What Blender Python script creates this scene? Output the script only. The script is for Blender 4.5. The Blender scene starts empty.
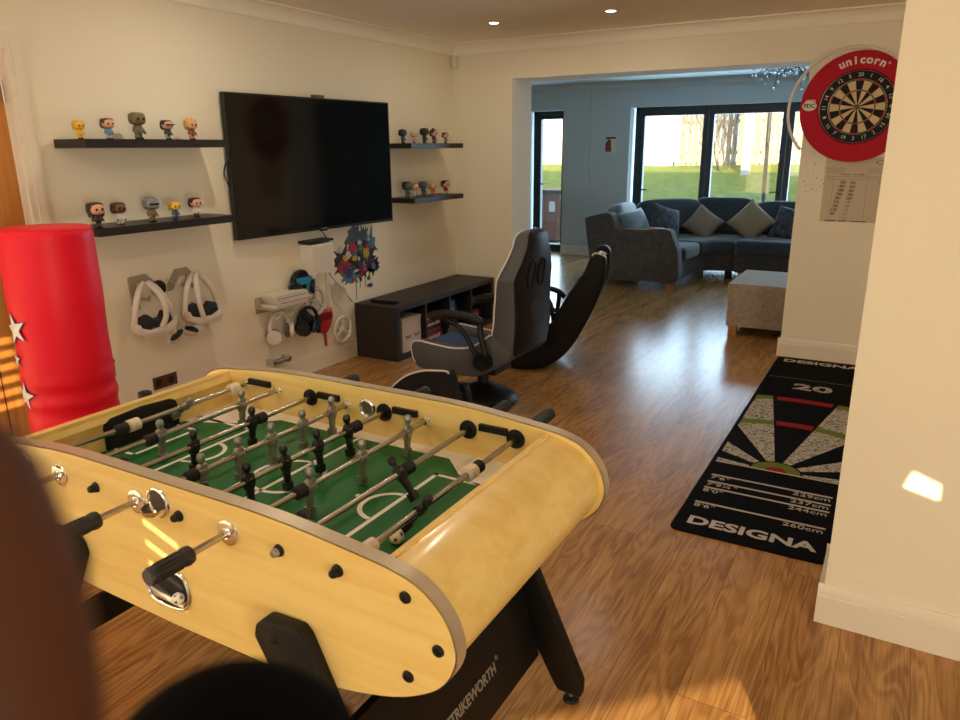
import bpy, bmesh, math, random
from math import pi, sin, cos, radians, sqrt, atan2
from mathutils import Vector, Matrix, Euler
from mathutils.geometry import delaunay_2d_cdt

random.seed(11)
SC = bpy.context.scene
COL = SC.collection

# ------------------------------------------------------------------ camera
cam_d = bpy.data.cameras.new('camera')
cam = bpy.data.objects.new('camera', cam_d)
COL.objects.link(cam)
cam_d.sensor_width = 36.0
cam_d.sensor_fit = 'HORIZONTAL'
cam_d.lens = 730.85 * 36.0 / 960.0
cam_d.clip_start = 0.01
cam_d.clip_end = 200
YAW, PITCH, ROLL, CAMH = 0.5204, 0.2816, -0.0093, 1.4882
_fw = Vector((-sin(YAW) * cos(PITCH), cos(YAW) * cos(PITCH), -sin(PITCH)))
_rt = Vector((cos(YAW), sin(YAW), 0))
_up = _rt.cross(_fw)
_r2 = _rt * cos(ROLL) + _up * sin(ROLL)
_u2 = _up * cos(ROLL) - _rt * sin(ROLL)
cam.matrix_world = Matrix(((_r2.x, _u2.x, -_fw.x, 0), (_r2.y, _u2.y, -_fw.y, 0), (_r2.z, _u2.z, -_fw.z, CAMH), (0, 0, 0, 1)))
SC.camera = cam
cam_d.dof.use_dof = True
cam_d.dof.focus_distance = 2.4
cam_d.dof.aperture_fstop = 10.0

# ------------------------------------------------------------------ world, sun, daylight, exposure
world = bpy.data.worlds.new('sky')
SC.world = world
world.use_nodes = True
wn = world.node_tree
wn.nodes.clear()
w_out = wn.nodes.new('ShaderNodeOutputWorld')
w_bg = wn.nodes.new('ShaderNodeBackground')
w_tc = wn.nodes.new('ShaderNodeTexCoord')
w_sep = wn.nodes.new('ShaderNodeSeparateXYZ')
w_rmp = wn.nodes.new('ShaderNodeValToRGB')
wn.links.new(w_tc.outputs['Generated'], w_sep.inputs[0])
wn.links.new(w_sep.outputs['Z'], w_rmp.inputs[0])
w_rmp.color_ramp.elements[0].position = 0.0
w_rmp.color_ramp.elements[0].color = (0.86, 0.93, 1.0, 1)
w_rmp.color_ramp.elements[1].position = 0.7
w_rmp.color_ramp.elements[1].color = (0.36, 0.60, 1.0, 1)
wn.links.new(w_rmp.outputs[0], w_bg.inputs[0])
w_bg.inputs[1].default_value = 2.2
wn.links.new(w_bg.outputs[0], w_out.inputs[0])

SUN_DIR = Vector((-0.45, 0.85, -0.205))          # the way the low afternoon sun travels
sun_d = bpy.data.lights.new('sun', 'SUN')
sun_d.energy = 13.0
sun_d.color = (1.0, 0.78, 0.48)
sun_d.angle = radians(0.12)
sun = bpy.data.objects.new('sun', sun_d)
COL.objects.link(sun)
sun.rotation_euler = SUN_DIR.to_track_quat('-Z', 'Y').to_euler()
sun.location = (6, -8, 8)


def area(name, loc, direction, sx, sy, energy, color, portal=False):
    d = bpy.data.lights.new(name, 'AREA')
    d.shape = 'RECTANGLE'
    d.size, d.size_y = sx, sy
    d.energy = energy
    d.color = color
    o = bpy.data.objects.new(name, d)
    COL.objects.link(o)
    o.location = loc
    o.rotation_euler = Vector(direction).to_track_quat('-Z', 'Z').to_euler()
    if portal:
        d.cycles.is_portal = True
    return o


area('rear_window_daylight', (-0.9, -4.42, 1.25), (0, 1, 0.9), 4.6, 1.7, 54, (0.94, 1.0, 0.88))
area('side_fill_light', (4.12, -2.0, 1.42), (-1, 0.1, 0.2), 4.8, 1.6, 285, (0.98, 0.97, 0.78))  # fill added out of view to brighten the TV wall; no window there
area('bifold_daylight', (-1.35, 10.45, 1.05), (0, -1, 0), 3.8, 1.9, 225, (0.50, 0.77, 1.0), portal=False)
area('narrow_door_daylight', (-4.55, 10.45, 1.0), (0, -1, 0), 0.5, 1.9, 26, (0.50, 0.77, 1.0), portal=False)

SC.view_settings.view_transform = 'Standard'
SC.view_settings.look = 'None'
SC.view_settings.gamma = 1.0
SC.view_settings.use_curve_mapping = False
SC.view_settings.exposure = -0.05
try:
    SC.cycles.use_denoising = True
    SC.cycles.max_bounces = 10
    SC.cycles.diffuse_bounces = 6
    SC.cycles.transparent_max_bounces = 16
    SC.cycles.sample_clamp_indirect = 6.0
    SC.cycles.caustics_reflective = False
    SC.cycles.caustics_refractive = False
except Exception:
    pass


# ------------------------------------------------------------------ materials
def sc(c):
    """0-255 display colour to linear"""
    out = []
    for v in c:
        v = v / 255.0
        out.append(v / 12.92 if v <= 0.04045 else ((v + 0.055) / 1.055) ** 2.4)
    return (out[0], out[1], out[2], 1.0)


def mat(name, c, rough=0.6, metal=0.0, var=0.0, scale=20.0, bump=0.0, bscale=None, stretch=(1, 1, 1), coat=0.0, sheen=0.0,
        spec=0.5, c2=None, croughness=0.1, detail=4.0):
    m = bpy.data.materials.new(name)
    m.use_nodes = True
    nt = m.node_tree
    b = nt.nodes['Principled BSDF']
    b.inputs['Base Color'].default_value = sc(c)
    b.inputs['Roughness'].default_value = rough
    b.inputs['Metallic'].default_value = metal
    b.inputs['Specular IOR Level'].default_value = spec
    if coat:
        b.inputs['Coat Weight'].default_value = coat
        b.inputs['Coat Roughness'].default_value = croughness
    if sheen:
        b.inputs['Sheen Weight'].default_value = sheen
    if var or bump or c2:
        tc = nt.nodes.new('ShaderNodeTexCoord')
        mp = nt.nodes.new('ShaderNodeMapping')
        mp.inputs['Scale'].default_value = stretch
        nt.links.new(tc.outputs['Object'], mp.inputs[0])
        nz = nt.nodes.new('ShaderNodeTexNoise')
        nz.inputs['Scale'].default_value = scale
        nz.inputs['Detail'].default_value = detail
        nt.links.new(mp.outputs[0], nz.inputs['Vector'])
        if var or c2:
            rp = nt.nodes.new('ShaderNodeValToRGB')
            a = sc(c)
            lo = sc(c2) if c2 else tuple(max(0, x * (1 - var)) for x in a[:3]) + (1,)
            hi = a if c2 else tuple(min(1, x * (1 + var)) for x in a[:3]) + (1,)
            rp.color_ramp.elements[0].position = 0.3
            rp.color_ramp.elements[0].color = lo
            rp.color_ramp.elements[1].position = 0.7
            rp.color_ramp.elements[1].color = hi
            nt.links.new(nz.outputs['Fac'], rp.inputs[0])
            nt.links.new(rp.outputs[0], b.inputs['Base Color'])
        if bump:
            bp = nt.nodes.new('ShaderNodeBump')
            bp.inputs['Strength'].default_value = bump
            bp.inputs['Distance'].default_value = 0.01
            if bscale:
                n2 = nt.nodes.new('ShaderNodeTexNoise')
                n2.inputs['Scale'].default_value = bscale
                n2.inputs['Detail'].default_value = 3
                nt.links.new(mp.outputs[0], n2.inputs['Vector'])
                nt.links.new(n2.outputs['Fac'], bp.inputs['Height'])
            else:
                nt.links.new(nz.outputs['Fac'], bp.inputs['Height'])
            nt.links.new(bp.outputs[0], b.inputs['Normal'])
    return m


def emit(name, c, strength):
    m = bpy.data.materials.new(name)
    m.use_nodes = True
    nt = m.node_tree
    b = nt.nodes['Principled BSDF']
    b.inputs['Base Color'].default_value = sc(c)
    b.inputs['Emission Color'].default_value = sc(c)
    b.inputs['Emission Strength'].default_value = strength
    return m


def glass(name, tint=(1, 1, 1), refl=0.07):
    m = bpy.data.materials.new(name)
    m.use_nodes = True
    nt = m.node_tree
    nt.nodes.clear()
    o = nt.nodes.new('ShaderNodeOutputMaterial')
    t = nt.nodes.new('ShaderNodeBsdfTransparent')
    t.inputs[0].default_value = (*tint, 1)
    g = nt.nodes.new('ShaderNodeBsdfGlossy')
    g.inputs['Roughness'].default_value = 0.02
    mx = nt.nodes.new('ShaderNodeMixShader')
    mx.inputs[0].default_value = refl
    nt.links.new(t.outputs[0], mx.inputs[1])
    nt.links.new(g.outputs[0], mx.inputs[2])
    nt.links.new(mx.outputs[0], o.inputs[0])
    return m


def floor_material():
    m = bpy.data.materials.new('oak_laminate')
    m.use_nodes = True
    nt = m.node_tree
    N, Lk = nt.nodes.new, nt.links.new
    b = nt.nodes['Principled BSDF']
    tc = N('ShaderNodeTexCoord')
    mp = N('ShaderNodeMapping')
    mp.inputs['Rotation'].default_value = (0, 0, radians(90))
    Lk(tc.outputs['Object'], mp.inputs[0])
    br = N('ShaderNodeTexBrick')
    br.offset = 0.37
    br.offset_frequency = 2
    br.inputs['Color1'].default_value = (0.0, 0.0, 0.0, 1)
    br.inputs['Color2'].default_value = (1, 1, 1, 1)
    br.inputs['Mortar'].default_value = (0.5, 0.5, 0.5, 1)
    br.inputs['Scale'].default_value = 1.0
    br.inputs['Mortar Size'].default_value = 0.0014
    br.inputs['Mortar Smooth'].default_value = 0.3
    br.inputs['Bias'].default_value = 0.0
    br.inputs['Brick Width'].default_value = 1.29
    br.inputs['Row Height'].default_value = 0.192
    Lk(mp.outputs[0], br.inputs['Vector'])
    # per plank offset of the grain
    mp2 = N('ShaderNodeMapping')
    mp2.inputs['Scale'].default_value = (9.0, 1.3, 1.0)
    Lk(tc.outputs['Object'], mp2.inputs[0])
    ad = N('ShaderNodeVectorMath')
    ad.operation = 'MULTIPLY_ADD'
    Lk(br.outputs['Color'], ad.inputs[0])
    ad.inputs[1].default_value = (7.3, 13.7, 5.1)
    Lk(mp2.outputs[0], ad.inputs[2])
    n1 = N('ShaderNodeTexNoise')
    n1.inputs['Scale'].default_value = 0.85
    n1.inputs['Detail'].default_value = 2
    n1.inputs['Distortion'].default_value = 1.4
    Lk(ad.outputs[0], n1.inputs['Vector'])
    # cathedral rings: banded from the slow noise
    ml = N('ShaderNodeMath')
    ml.operation = 'MULTIPLY'
    ml.inputs[1].default_value = 46.0
    Lk(n1.outputs['Fac'], ml.inputs[0])
    sn = N('ShaderNodeMath')
    sn.operation = 'SINE'
    Lk(ml.outputs[0], sn.inputs[0])
    mp3 = N('ShaderNodeMapping')
    mp3.inputs['Scale'].default_value = (150.0, 6.0, 1.0)
    Lk(tc.outputs['Object'], mp3.inputs[0])
    n2 = N('ShaderNodeTexNoise')
    n2.inputs['Scale'].default_value = 1.0
    n2.inputs['Detail'].default_value = 5
    Lk(mp3.outputs[0], n2.inputs['Vector'])
    n3 = N('ShaderNodeTexNoise')
    n3.inputs['Scale'].default_value = 1.6
    n3.inputs['Detail'].default_value = 3
    Lk(ad.outputs[0], n3.inputs['Vector'])

    def madd(a, k, c):
        q = N('ShaderNodeMath')
        q.operation = 'MULTIPLY_ADD'
        Lk(a, q.inputs[0])
        q.inputs[1].default_value = k
        if isinstance(c, float):
            q.inputs[2].default_value = c
        else:
            Lk(c, q.inputs[2])
        return q.outputs[0]
    v = madd(sn.outputs[0], 0.085, 0.0)
    v = madd(n2.outputs['Fac'], 0.52, v)
    v = madd(n3.outputs['Fac'], 0.46, v)
    sepc = N('ShaderNodeSeparateColor')
    Lk(br.outputs['Color'], sepc.inputs[0])
    v = madd(sepc.outputs[0], 0.07, v)
    rp = N('ShaderNodeValToRGB')
    e = rp.color_ramp.elements
    e[0].position = 0.34
    e[0].color = sc((138, 96, 54))
    e[1].position = 0.78
    e[1].color = sc((200, 155, 98))
    k = e.new(0.55)
    k.color = sc((174, 128, 75))
    Lk(v, rp.inputs[0])
    mx = N('ShaderNodeMix')
    mx.data_type = 'RGBA'
    Lk(br.outputs['Fac'], mx.inputs[0])
    Lk(rp.outputs[0], mx.inputs[6])
    mx.inputs[7].default_value = sc((128, 88, 48))
    Lk(mx.outputs[2], b.inputs['Base Color'])
    b.inputs['Roughness'].default_value = 0.22
    b.inputs['Specular IOR Level'].default_value = 0.38
    bp = N('ShaderNodeBump')
    bp.inputs['Strength'].default_value = 0.16
    bp.inputs['Distance'].default_value = 0.004
    hv = madd(br.outputs['Fac'], -1.2, v)
    Lk(hv, bp.inputs['Height'])
    Lk(bp.outputs[0], b.inputs['Normal'])
    return m


def birch_material(name, c, c2):
    m = bpy.data.materials.new(name)
    m.use_nodes = True
    nt = m.node_tree
    N, Lk = nt.nodes.new, nt.links.new
    b = nt.nodes['Principled BSDF']
    tc = N('ShaderNodeTexCoord')
    mp = N('ShaderNodeMapping')
    mp.inputs['Scale'].default_value = (1.6, 14, 26)
    Lk(tc.outputs['Object'], mp.inputs[0])
    n = N('ShaderNodeTexNoise')
    n.inputs['Scale'].default_value = 1.3
    n.inputs['Detail'].default_value = 6
    n.inputs['Distortion'].default_value = 0.6
    Lk(mp.outputs[0], n.inputs['Vector'])
    rp = N('ShaderNodeValToRGB')
    rp.color_ramp.elements[0].position = 0.28
    rp.color_ramp.elements[0].color = sc(c2)
    rp.color_ramp.elements[1].position = 0.62
    rp.color_ramp.elements[1].color = sc(c)
    Lk(n.outputs['Fac'], rp.inputs[0])
    Lk(rp.outputs[0], b.inputs['Base Color'])
    b.inputs['Roughness'].default_value = 0.33
    b.inputs['Coat Weight'].default_value = 0.25
    b.inputs['Coat Roughness'].default_value = 0.12
    return m


M = {}
M['paint'] = mat('wall_paint', (238, 229, 208), 0.85, bump=0.05, scale=180, var=0.015)
M['ceil'] = mat('ceiling_paint', (250, 243, 228), 0.9, bump=0.04, scale=200, var=0.015)
M['greypaint'] = mat('cool_grey_paint', (196, 204, 206), 0.85, bump=0.05, scale=180, var=0.015)
M['gloss'] = mat('white_gloss_paint', (232, 222, 206), 0.4)
M['floor'] = floor_material()
M['door'] = mat('oak_door_veneer', (206, 140, 66), 0.45, c2=(176, 112, 48), scale=3, stretch=(1, 14, 0.7))
M['steel'] = mat('brushed_steel', (190, 186, 180), 0.32, 1.0)
M['chrome'] = mat('chrome', (232, 231, 229), 0.14, 1.0)
M['rodmetal'] = mat('rod_steel', (176, 170, 160), 0.24, 1.0)
M['birch'] = birch_material('birch_laminate', (236, 208, 134), (226, 192, 112))
M['band'] = mat('brushed_edge_trim', (198, 184, 162), 0.38, 0.5, var=0.06, scale=4, stretch=(2, 90, 90))
M['black'] = mat('black_plastic', (19, 19, 20), 0.45, spec=0.3)
M['blackgrip'] = mat('black_grip_rubber', (26, 26, 24), 0.5)
M['blackmatt'] = mat('black_painted_board', (15, 14, 13), 0.5, spec=0.25, bump=0.03, scale=300)
M['rubber'] = mat('black_rubber', (20, 20, 20), 0.7)
M['pitch'] = mat('green_pitch_print', (34, 104, 54), 0.5, spec=0.25, var=0.04, scale=9)
M['pitchwhite'] = mat('white_pitch_print', (236, 231, 220), 0.45)
M['greyman'] = mat('grey_metal_player', (146, 146, 138), 0.36, 0.6)
M['blackman'] = mat('black_player', (20, 20, 20), 0.35)
M['whitebump'] = mat('cream_plastic_bumper', (226, 212, 190), 0.45)
M['white'] = mat('white_plastic', (224, 216, 204), 0.42)
M['whitem'] = mat('white_matt_plastic', (214, 205, 192), 0.6)
M['ballwhite'] = mat('ball_white', (228, 224, 214), 0.4)
M['redvinyl'] = mat('red_vinyl', (226, 12, 44), 0.45, spec=0.3, bump=0.10, scale=5.0, detail=2, stretch=(1, 1, 1.8))
M['star'] = mat('white_star_print', (226, 226, 230), 0.4)
M['starblue'] = mat('blue_star_print', (40, 60, 120), 0.4)
M['tv'] = mat('tv_screen', (5, 5, 7), 0.10, spec=0.5)
M['tvframe'] = mat('tv_bezel', (16, 16, 18), 0.35)
M['shelf'] = mat('black_brown_shelf', (30, 24, 22), 0.4, var=0.1, scale=4, stretch=(20, 1, 20))
M['kallax'] = mat('black_brown_foil', (34, 29, 28), 0.5, var=0.12, scale=3, stretch=(30, 1, 30), bump=0.02)
M['dark'] = mat('cavity_shade', (10, 9, 9), 0.8)  # near-black for the shade in holes, grooves and pockets, laid on flat
M['greyleather'] = mat('grey_leatherette', (74, 74, 78), 0.5, bump=0.05, scale=350, spec=0.35)
M['blackleather'] = mat('black_leatherette', (17, 17, 21), 0.5, bump=0.05, scale=350, spec=0.22)
M['blackmesh'] = mat('black_mesh_fabric', (20, 20, 22), 0.8, bump=0.1, scale=600)
M['bluefab'] = mat('blue_mesh_fabric', (34, 60, 104), 0.7, bump=0.1, scale=500)
M['piping'] = mat('white_piping', (206, 202, 196), 0.5)
M['frame'] = mat('anthracite_frame', (38, 46, 50), 0.4)
M['glass'] = glass('window_glass')
M['sofa'] = mat('grey_brown_chenille', (84, 78, 74), 0.95, c2=(58, 54, 52), scale=26, bump=0.25, bscale=160, sheen=0.25)
M['sofadark'] = mat('charcoal_blue_plush', (52, 60, 68), 0.9, var=0.15, scale=18, bump=0.2, bscale=140, sheen=0.4)
M['stool'] = mat('taupe_chenille', (176, 160, 143), 0.95, c2=(146, 132, 117), scale=40, bump=0.25, bscale=170, sheen=0.2)
M['cushtan'] = mat('taupe_cushion_cloth', (148, 130, 114), 0.95, spec=0.1, var=0.1, scale=40, bump=0.2, bscale=240)
M['cushtan2'] = mat('beige_cushion_cloth', (158, 136, 112), 0.95, spec=0.1, var=0.1, scale=40, bump=0.2, bscale=240)
M['cushdark'] = mat('patterned_charcoal_cloth', (86, 86, 92), 0.9, c2=(34, 36, 42), scale=22, bump=0.15)
M['velvet'] = mat('blue_grey_velvet', (92, 110, 124), 0.6, var=0.2, scale=12, sheen=0.7)
M['woodleg'] = mat('oak_leg', (176, 116, 62), 0.45, var=0.1, scale=10, stretch=(8, 8, 1))
M['matblack'] = mat('black_carpet_pile', (10, 10, 13), 0.95, spec=0.08, bump=0.25, scale=900)
M['matwhite'] = mat('cream_carpet_pile', (196, 190, 180), 0.95, spec=0.08, bump=0.25, scale=900)
M['matred'] = mat('red_carpet_pile', (150, 34, 38), 0.95, spec=0.08, bump=0.2, scale=900)
M['matgreen'] = mat('green_carpet_pile', (110, 124, 52), 0.95, spec=0.08, bump=0.2, scale=900)


def speckled(name, a, b_, scale, thr):
    m = mat(name, a, 0.95, spec=0.08)
    nt = m.node_tree
    b = nt.nodes['Principled BSDF']
    tc = nt.nodes.new('ShaderNodeTexCoord')
    mp = nt.nodes.new('ShaderNodeMapping')
    mp.inputs['Scale'].default_value = (1.0, 2.6, 1)
    nz = nt.nodes.new('ShaderNodeTexNoise')
    nz.inputs['Scale'].default_value = scale
    nz.inputs['Detail'].default_value = 5
    rp = nt.nodes.new('ShaderNodeValToRGB')
    rp.color_ramp.elements[0].position = thr
    rp.color_ramp.elements[0].color = sc(b_)
    rp.color_ramp.elements[1].position = thr + 0.05
    rp.color_ramp.elements[1].color = sc(a)
    nt.links.new(tc.outputs['Object'], mp.inputs[0])
    nt.links.new(mp.outputs[0], nz.inputs['Vector'])
    nt.links.new(nz.outputs['Fac'], rp.inputs[0])
    nt.links.new(rp.outputs[0], b.inputs['Base Color'])
    return m


M['matspeck'] = speckled('worn_cream_print', (192, 186, 174), (40, 38, 38), 60, 0.42)
M['dartred'] = mat('red_foam', (182, 8, 38), 0.6, spec=0.25)
M['dartblack'] = mat('black_sisal', (22, 22, 22), 0.85)
M['dartcream'] = mat('cream_sisal', (220, 196, 150), 0.85)
M['dartgreen'] = mat('green_sisal', (30, 104, 50), 0.85)
M['dartwire'] = mat('wire', (190, 186, 178), 0.35, 0.9)
M['ring'] = mat('pale_tube', (226, 218, 200), 0.4)
M['paper'] = mat('whiteboard_film', (198, 182, 156), 0.5)
M['ink'] = mat('black_ink', (30, 30, 34), 0.7)
M['inkgrey'] = mat('faded_ink', (140, 130, 116), 0.8)
M['downlight'] = emit('lamp_glow', (255, 244, 226), 14.0)
M['skin'] = mat('skin', (74, 42, 27), 0.6, spec=0.2, var=0.06, scale=80)  # darkened: the shade of the phone on the hand is in this colour
M['sleeve'] = mat('black_sleeve_cloth', (7, 7, 8), 0.95, spec=0.05)
M['acrylic'] = mat('grey_acrylic', (176, 166, 150), 0.25, spec=0.6)


# ------------------------------------------------------------------ geometry helper
class MB:
    def __init__(self):
        self.bm = bmesh.new()
        self.mats = []

    def mi(self, m):
        if m is None:
            return 0
        if m not in self.mats:
            self.mats.append(m)
        return self.mats.index(m)

    def _fin(self, verts, m, T=None):
        if T is not None:
            bmesh.ops.transform(self.bm, matrix=T, verts=verts)
        i = self.mi(m)
        s = set(verts)
        for f in {f for v in verts for f in v.link_faces}:
            if all(v in s for v in f.verts):
                f.material_index = i
        return verts

    def _bevel(self, verts, bev, seg=2):
        s = set(verts)
        ed = [e for e in {e for v in verts for e in v.link_edges} if e.verts[0] in s and e.verts[1] in s]
        keep = []
        for e in ed:
            if len(e.link_faces) == 2 and e.calc_face_angle(0) > radians(25):
                keep.append(e)
        before = set(self.bm.verts) - s
        bmesh.ops.bevel(self.bm, geom=keep, offset=bev, segments=seg, profile=0.5, affect='EDGES', clamp_overlap=True)
        return [v for v in self.bm.verts if v not in before]

    def box(self, a, b, m=None, bev=0.0, T=None, seg=2):
        x0, y0, z0 = [min(a[i], b[i]) for i in range(3)]
        x1, y1, z1 = [max(a[i], b[i]) for i in range(3)]
        vs = [self.bm.verts.new(p) for p in ((x0, y0, z0), (x1, y0, z0), (x1, y1, z0), (x0, y1, z0), (x0, y0, z1), (x1, y0, z1), (x1, y1, z1), (x0, y1, z1))]
        for q in ((3, 2, 1, 0), (4, 5, 6, 7), (0, 1, 5, 4), (1, 2, 6, 5), (2, 3, 7, 6), (3, 0, 4, 7)):
            self.bm.faces.new([vs[i] for i in q])
        if bev:
            vs = self._bevel(vs, bev, seg)
        return self._fin(vs, m, T)

    def prism(self, pts, axis, a, b, m=None, bev=0.0, T=None, seg=2):
        """polygon (two coords) extruded along axis from a to b. x: (y,z)  y: (x,z)  z: (x,y)"""
        def P(p, h):
            return {'x': (h, p[0], p[1]), 'y': (p[0], h, p[1]), 'z': (p[0], p[1], h)}[axis]
        n = len(pts)
        v0 = [self.bm.verts.new(P(p, a)) for p in pts]
        v1 = [self.bm.verts.new(P(p, b)) for p in pts]
        fs = [self.bm.faces.new(v0), self.bm.faces.new(v1[::-1])]
        for i in range(n):
            fs.append(self.bm.faces.new((v0[i], v1[i], v1[(i + 1) % n], v0[(i + 1) % n])))
        bmesh.ops.recalc_face_normals(self.bm, faces=fs)
        vs = v0 + v1
        if bev:
            vs = self._bevel(vs, bev, seg)
        return self._fin(vs, m, T)

    def poly(self, pts, m=None):
        vs = [self.bm.verts.new(p) for p in pts]
        self.bm.faces.new(vs)
        return self._fin(vs, m)

    def tube(self, pts, r, m=None, n=10, closed=False, T=None, caps=True):
        pts = [Vector(p) for p in pts]
        k = len(pts)
        rs = r if isinstance(r, (list, tuple)) else [r] * k
        rings = []
        prev = None
        for i in range(k):
            if closed:
                t = pts[(i + 1) % k] - pts[i - 1]
            else:
                t = pts[min(i + 1, k - 1)] - pts[max(i - 1, 0)]
            t.normalize()
            if prev is None:
                u = Vector((0, 0, 1)) if abs(t.z) < 0.9 else Vector((1, 0, 0))
            else:
                u = prev
            u = (u - t * u.dot(t)).normalized()
            prev = u
            w = t.cross(u)
            rings.append([self.bm.verts.new(pts[i] + (u * cos(2 * pi * j / n) + w * sin(2 * pi * j / n)) * rs[i]) for j in range(n)])
        fs = []
        for i in range(k if closed else k - 1):
            A, B = rings[i], rings[(i + 1) % k]
            for j in range(n):
                fs.append(self.bm.faces.new((A[j], A[(j + 1) % n], B[(j + 1) % n], B[j])))
        if not closed and caps:
            fs.append(self.bm.faces.new(rings[0][::-1]))
            fs.append(self.bm.faces.new(rings[-1]))
        vs = [v for g in rings for v in g]
        return self._fin(vs, m, T)

    def lathe(self, prof, c, axis=(0, 0, 1), m=None, n=24, T=None):
        """prof: list of (radius, height along axis)"""
        ax = Vector(axis).normalized()
        u = ax.orthogonal().normalized()
        w = ax.cross(u)
        c = Vector(c)
        rings = []
        for r, h in prof:
            if r < 1e-6:
                rings.append([self.bm.verts.new(c + ax * h)])
            else:
                rings.append([self.bm.verts.new(c + ax * h + (u * cos(2 * pi * j / n) + w * sin(2 * pi * j / n)) * r) for j in range(n)])
        fs = []
        for A, B in zip(rings, rings[1:]):
            for j in range(n):
                q = []
                for v in (A[j % len(A)], A[(j + 1) % len(A)], B[(j + 1) % len(B)], B[j % len(B)]):
                    if v not in q:
                        q.append(v)
                if len(q) > 2:
                    fs.append(self.bm.faces.new(q))
        for g, rev in ((rings[0], True), (rings[-1], False)):
            if len(g) > 1:
                fs.append(self.bm.faces.new(g[::-1] if rev else g))
        vs = [v for g in rings for v in g]
        return self._fin(vs, m, T)

    def cyl(self, c, r, h, axis=(0, 0, 1), m=None, n=20, bev=0.0, T=None):
        b = min(bev, r * 0.5, abs(h) * 0.5)
        pr = [(r, 0), (r, h)] if not b else [(r - b, 0), (r - b * 0.3, b * 0.3), (r, b), (r, h - b), (r - b * 0.3, h - b * 0.3), (r - b, h)]
        return self.lathe(pr, c, axis, m, n, T)

    def ell(self, c, r, m=None, u=16, v=10, T=None, e=1.0, e2=None):
        """(super)ellipsoid; e<1 squarer"""
        e2 = e if e2 is None else e2
        rx, ry, rz = r if isinstance(r, (list, tuple)) else (r, r, r)

        def pw(x, k):
            return math.copysign(abs(x) ** k, x)
        rings = []
        for i in range(v + 1):
            ph = -pi / 2 + pi * i / v
            if i in (0, v):
                rings.append([self.bm.verts.new((c[0], c[1], c[2] + rz * (1 if i else -1)))])
            else:
                rings.append([self.bm.verts.new((c[0] + rx * pw(cos(ph), e) * pw(cos(2 * pi * j / u), e2), c[1] + ry * pw(cos(ph), e) * pw(sin(2 * pi * j / u), e2), c[2] + rz * pw(sin(ph), e))) for j in range(u)])
        for A, B in zip(rings, rings[1:]):
            for j in range(u):
                q = []
                for w in (A[j % len(A)], A[(j + 1) % len(A)], B[(j + 1) % len(B)], B[j % len(B)]):
                    if w not in q:
                        q.append(w)
                if len(q) > 2:
                    self.bm.faces.new(q)
        vs = [w for g in rings for w in g]
        return self._fin(vs, m, T)

    def torus(self, c, R, r, axis=(0, 0, 1), m=None, n=40, k=10, sy=1.0, T=None):
        ax = Vector(axis).normalized()
        u = ax.orthogonal().normalized()
        w = ax.cross(u)
        c = Vector(c)
        return self.tube([c + u * R * cos(2 * pi * i / n) + w * R * sy * sin(2 * pi * i / n) for i in range(n)], r, m, k, closed=True, T=T)

    def pillow(self, w, h, t, m=None, T=None, n=14):
        """square pillow in the xz plane, thickness along y"""
        gr = {}
        for s in (-1, 1):
            for i in range(n + 1):
                for j in range(n + 1):
                    a, b = -1 + 2 * i / n, -1 + 2 * j / n
                    edge = i in (0, n) or j in (0, n)
                    if s == 1 and edge:
                        gr[s, i, j] = gr[-1, i, j]
                        continue
                    k = 1 - 0.07 * (1 - abs(a) ** 2) * abs(b) ** 2 if True else 1
                    k2 = 1 - 0.07 * (1 - abs(b) ** 2) * abs(a) ** 2
                    th = ((1 - a * a) * (1 - b * b)) ** 0.42
                    gr[s, i, j] = self.bm.verts.new((a * w / 2 * k2, s * t / 2 * th, b * h / 2 * k))
        fs = []
        for s in (-1, 1):
            for i in range(n):
                for j in range(n):
                    q = [gr[s, i, j], gr[s, i + 1, j], gr[s, i + 1, j + 1], gr[s, i, j + 1]]
                    fs.append(self.bm.faces.new(q if s == -1 else q[::-1]))
        vs = list(set(gr.values()))
        return self._fin(vs, m, T)

    def text(self, s, size, T, m=None, depth=0.0006, sx=1.0, bold=0.0, align='CENTER', spacing=1.0, fit=None):
        """letters lying in the local xy plane of T"""
        cu = bpy.data.curves.new('lettering', 'FONT')
        cu.body = s
        cu.size = size
        cu.extrude = depth
        cu.offset = bold
        cu.align_x = align
        cu.align_y = 'CENTER'
        cu.space_character = spacing
        cu.resolution_u = 3
        ob = bpy.data.objects.new('lettering', cu)
        COL.objects.link(ob)
        dg = bpy.context.evaluated_depsgraph_get()
        me = bpy.data.meshes.new_from_object(ob.evaluated_get(dg))
        bpy.data.objects.remove(ob)
        bpy.data.curves.remove(cu)
        n0 = len(self.bm.verts)
        old = set(self.bm.verts)
        self.bm.from_mesh(me)
        bpy.data.meshes.remove(me)
        vs = [v for v in self.bm.verts if v not in old]
        if fit:
            sx = fit / (max(v.co.x for v in vs) - min(v.co.x for v in vs))
        bmesh.ops.transform(self.bm, matrix=T @ Matrix.Diagonal((sx, 1, 1, 1)), verts=vs)
        return self._fin(vs, m)

    def build(self, name, m=None, parent=None, angle=38, smooth=True):
        """links ONE mesh object; vertices are given in world space (parents are unrotated empties)"""
        off = Vector((0, 0, 0))
        p = parent
        while p is not None:
            off += p.location
            p = p.parent
        if off.length > 0:
            bmesh.ops.translate(self.bm, vec=-off, verts=self.bm.verts[:])
        me = bpy.data.meshes.new(name)
        self.bm.normal_update()
        self.bm.to_mesh(me)
        self.bm.free()
        if self.mats:
            ms = [m if q is None else q for q in self.mats]
            for q in ms:
                me.materials.append(q)
        elif m is not None:
            me.materials.append(m)
        if smooth:
            me.polygons.foreach_set('use_smooth', [True] * len(me.polygons))
            me.set_sharp_from_angle(angle=radians(angle))
        o = bpy.data.objects.new(name, me)
        COL.objects.link(o)
        if parent is not None:
            o.parent = parent
        return o


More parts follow.
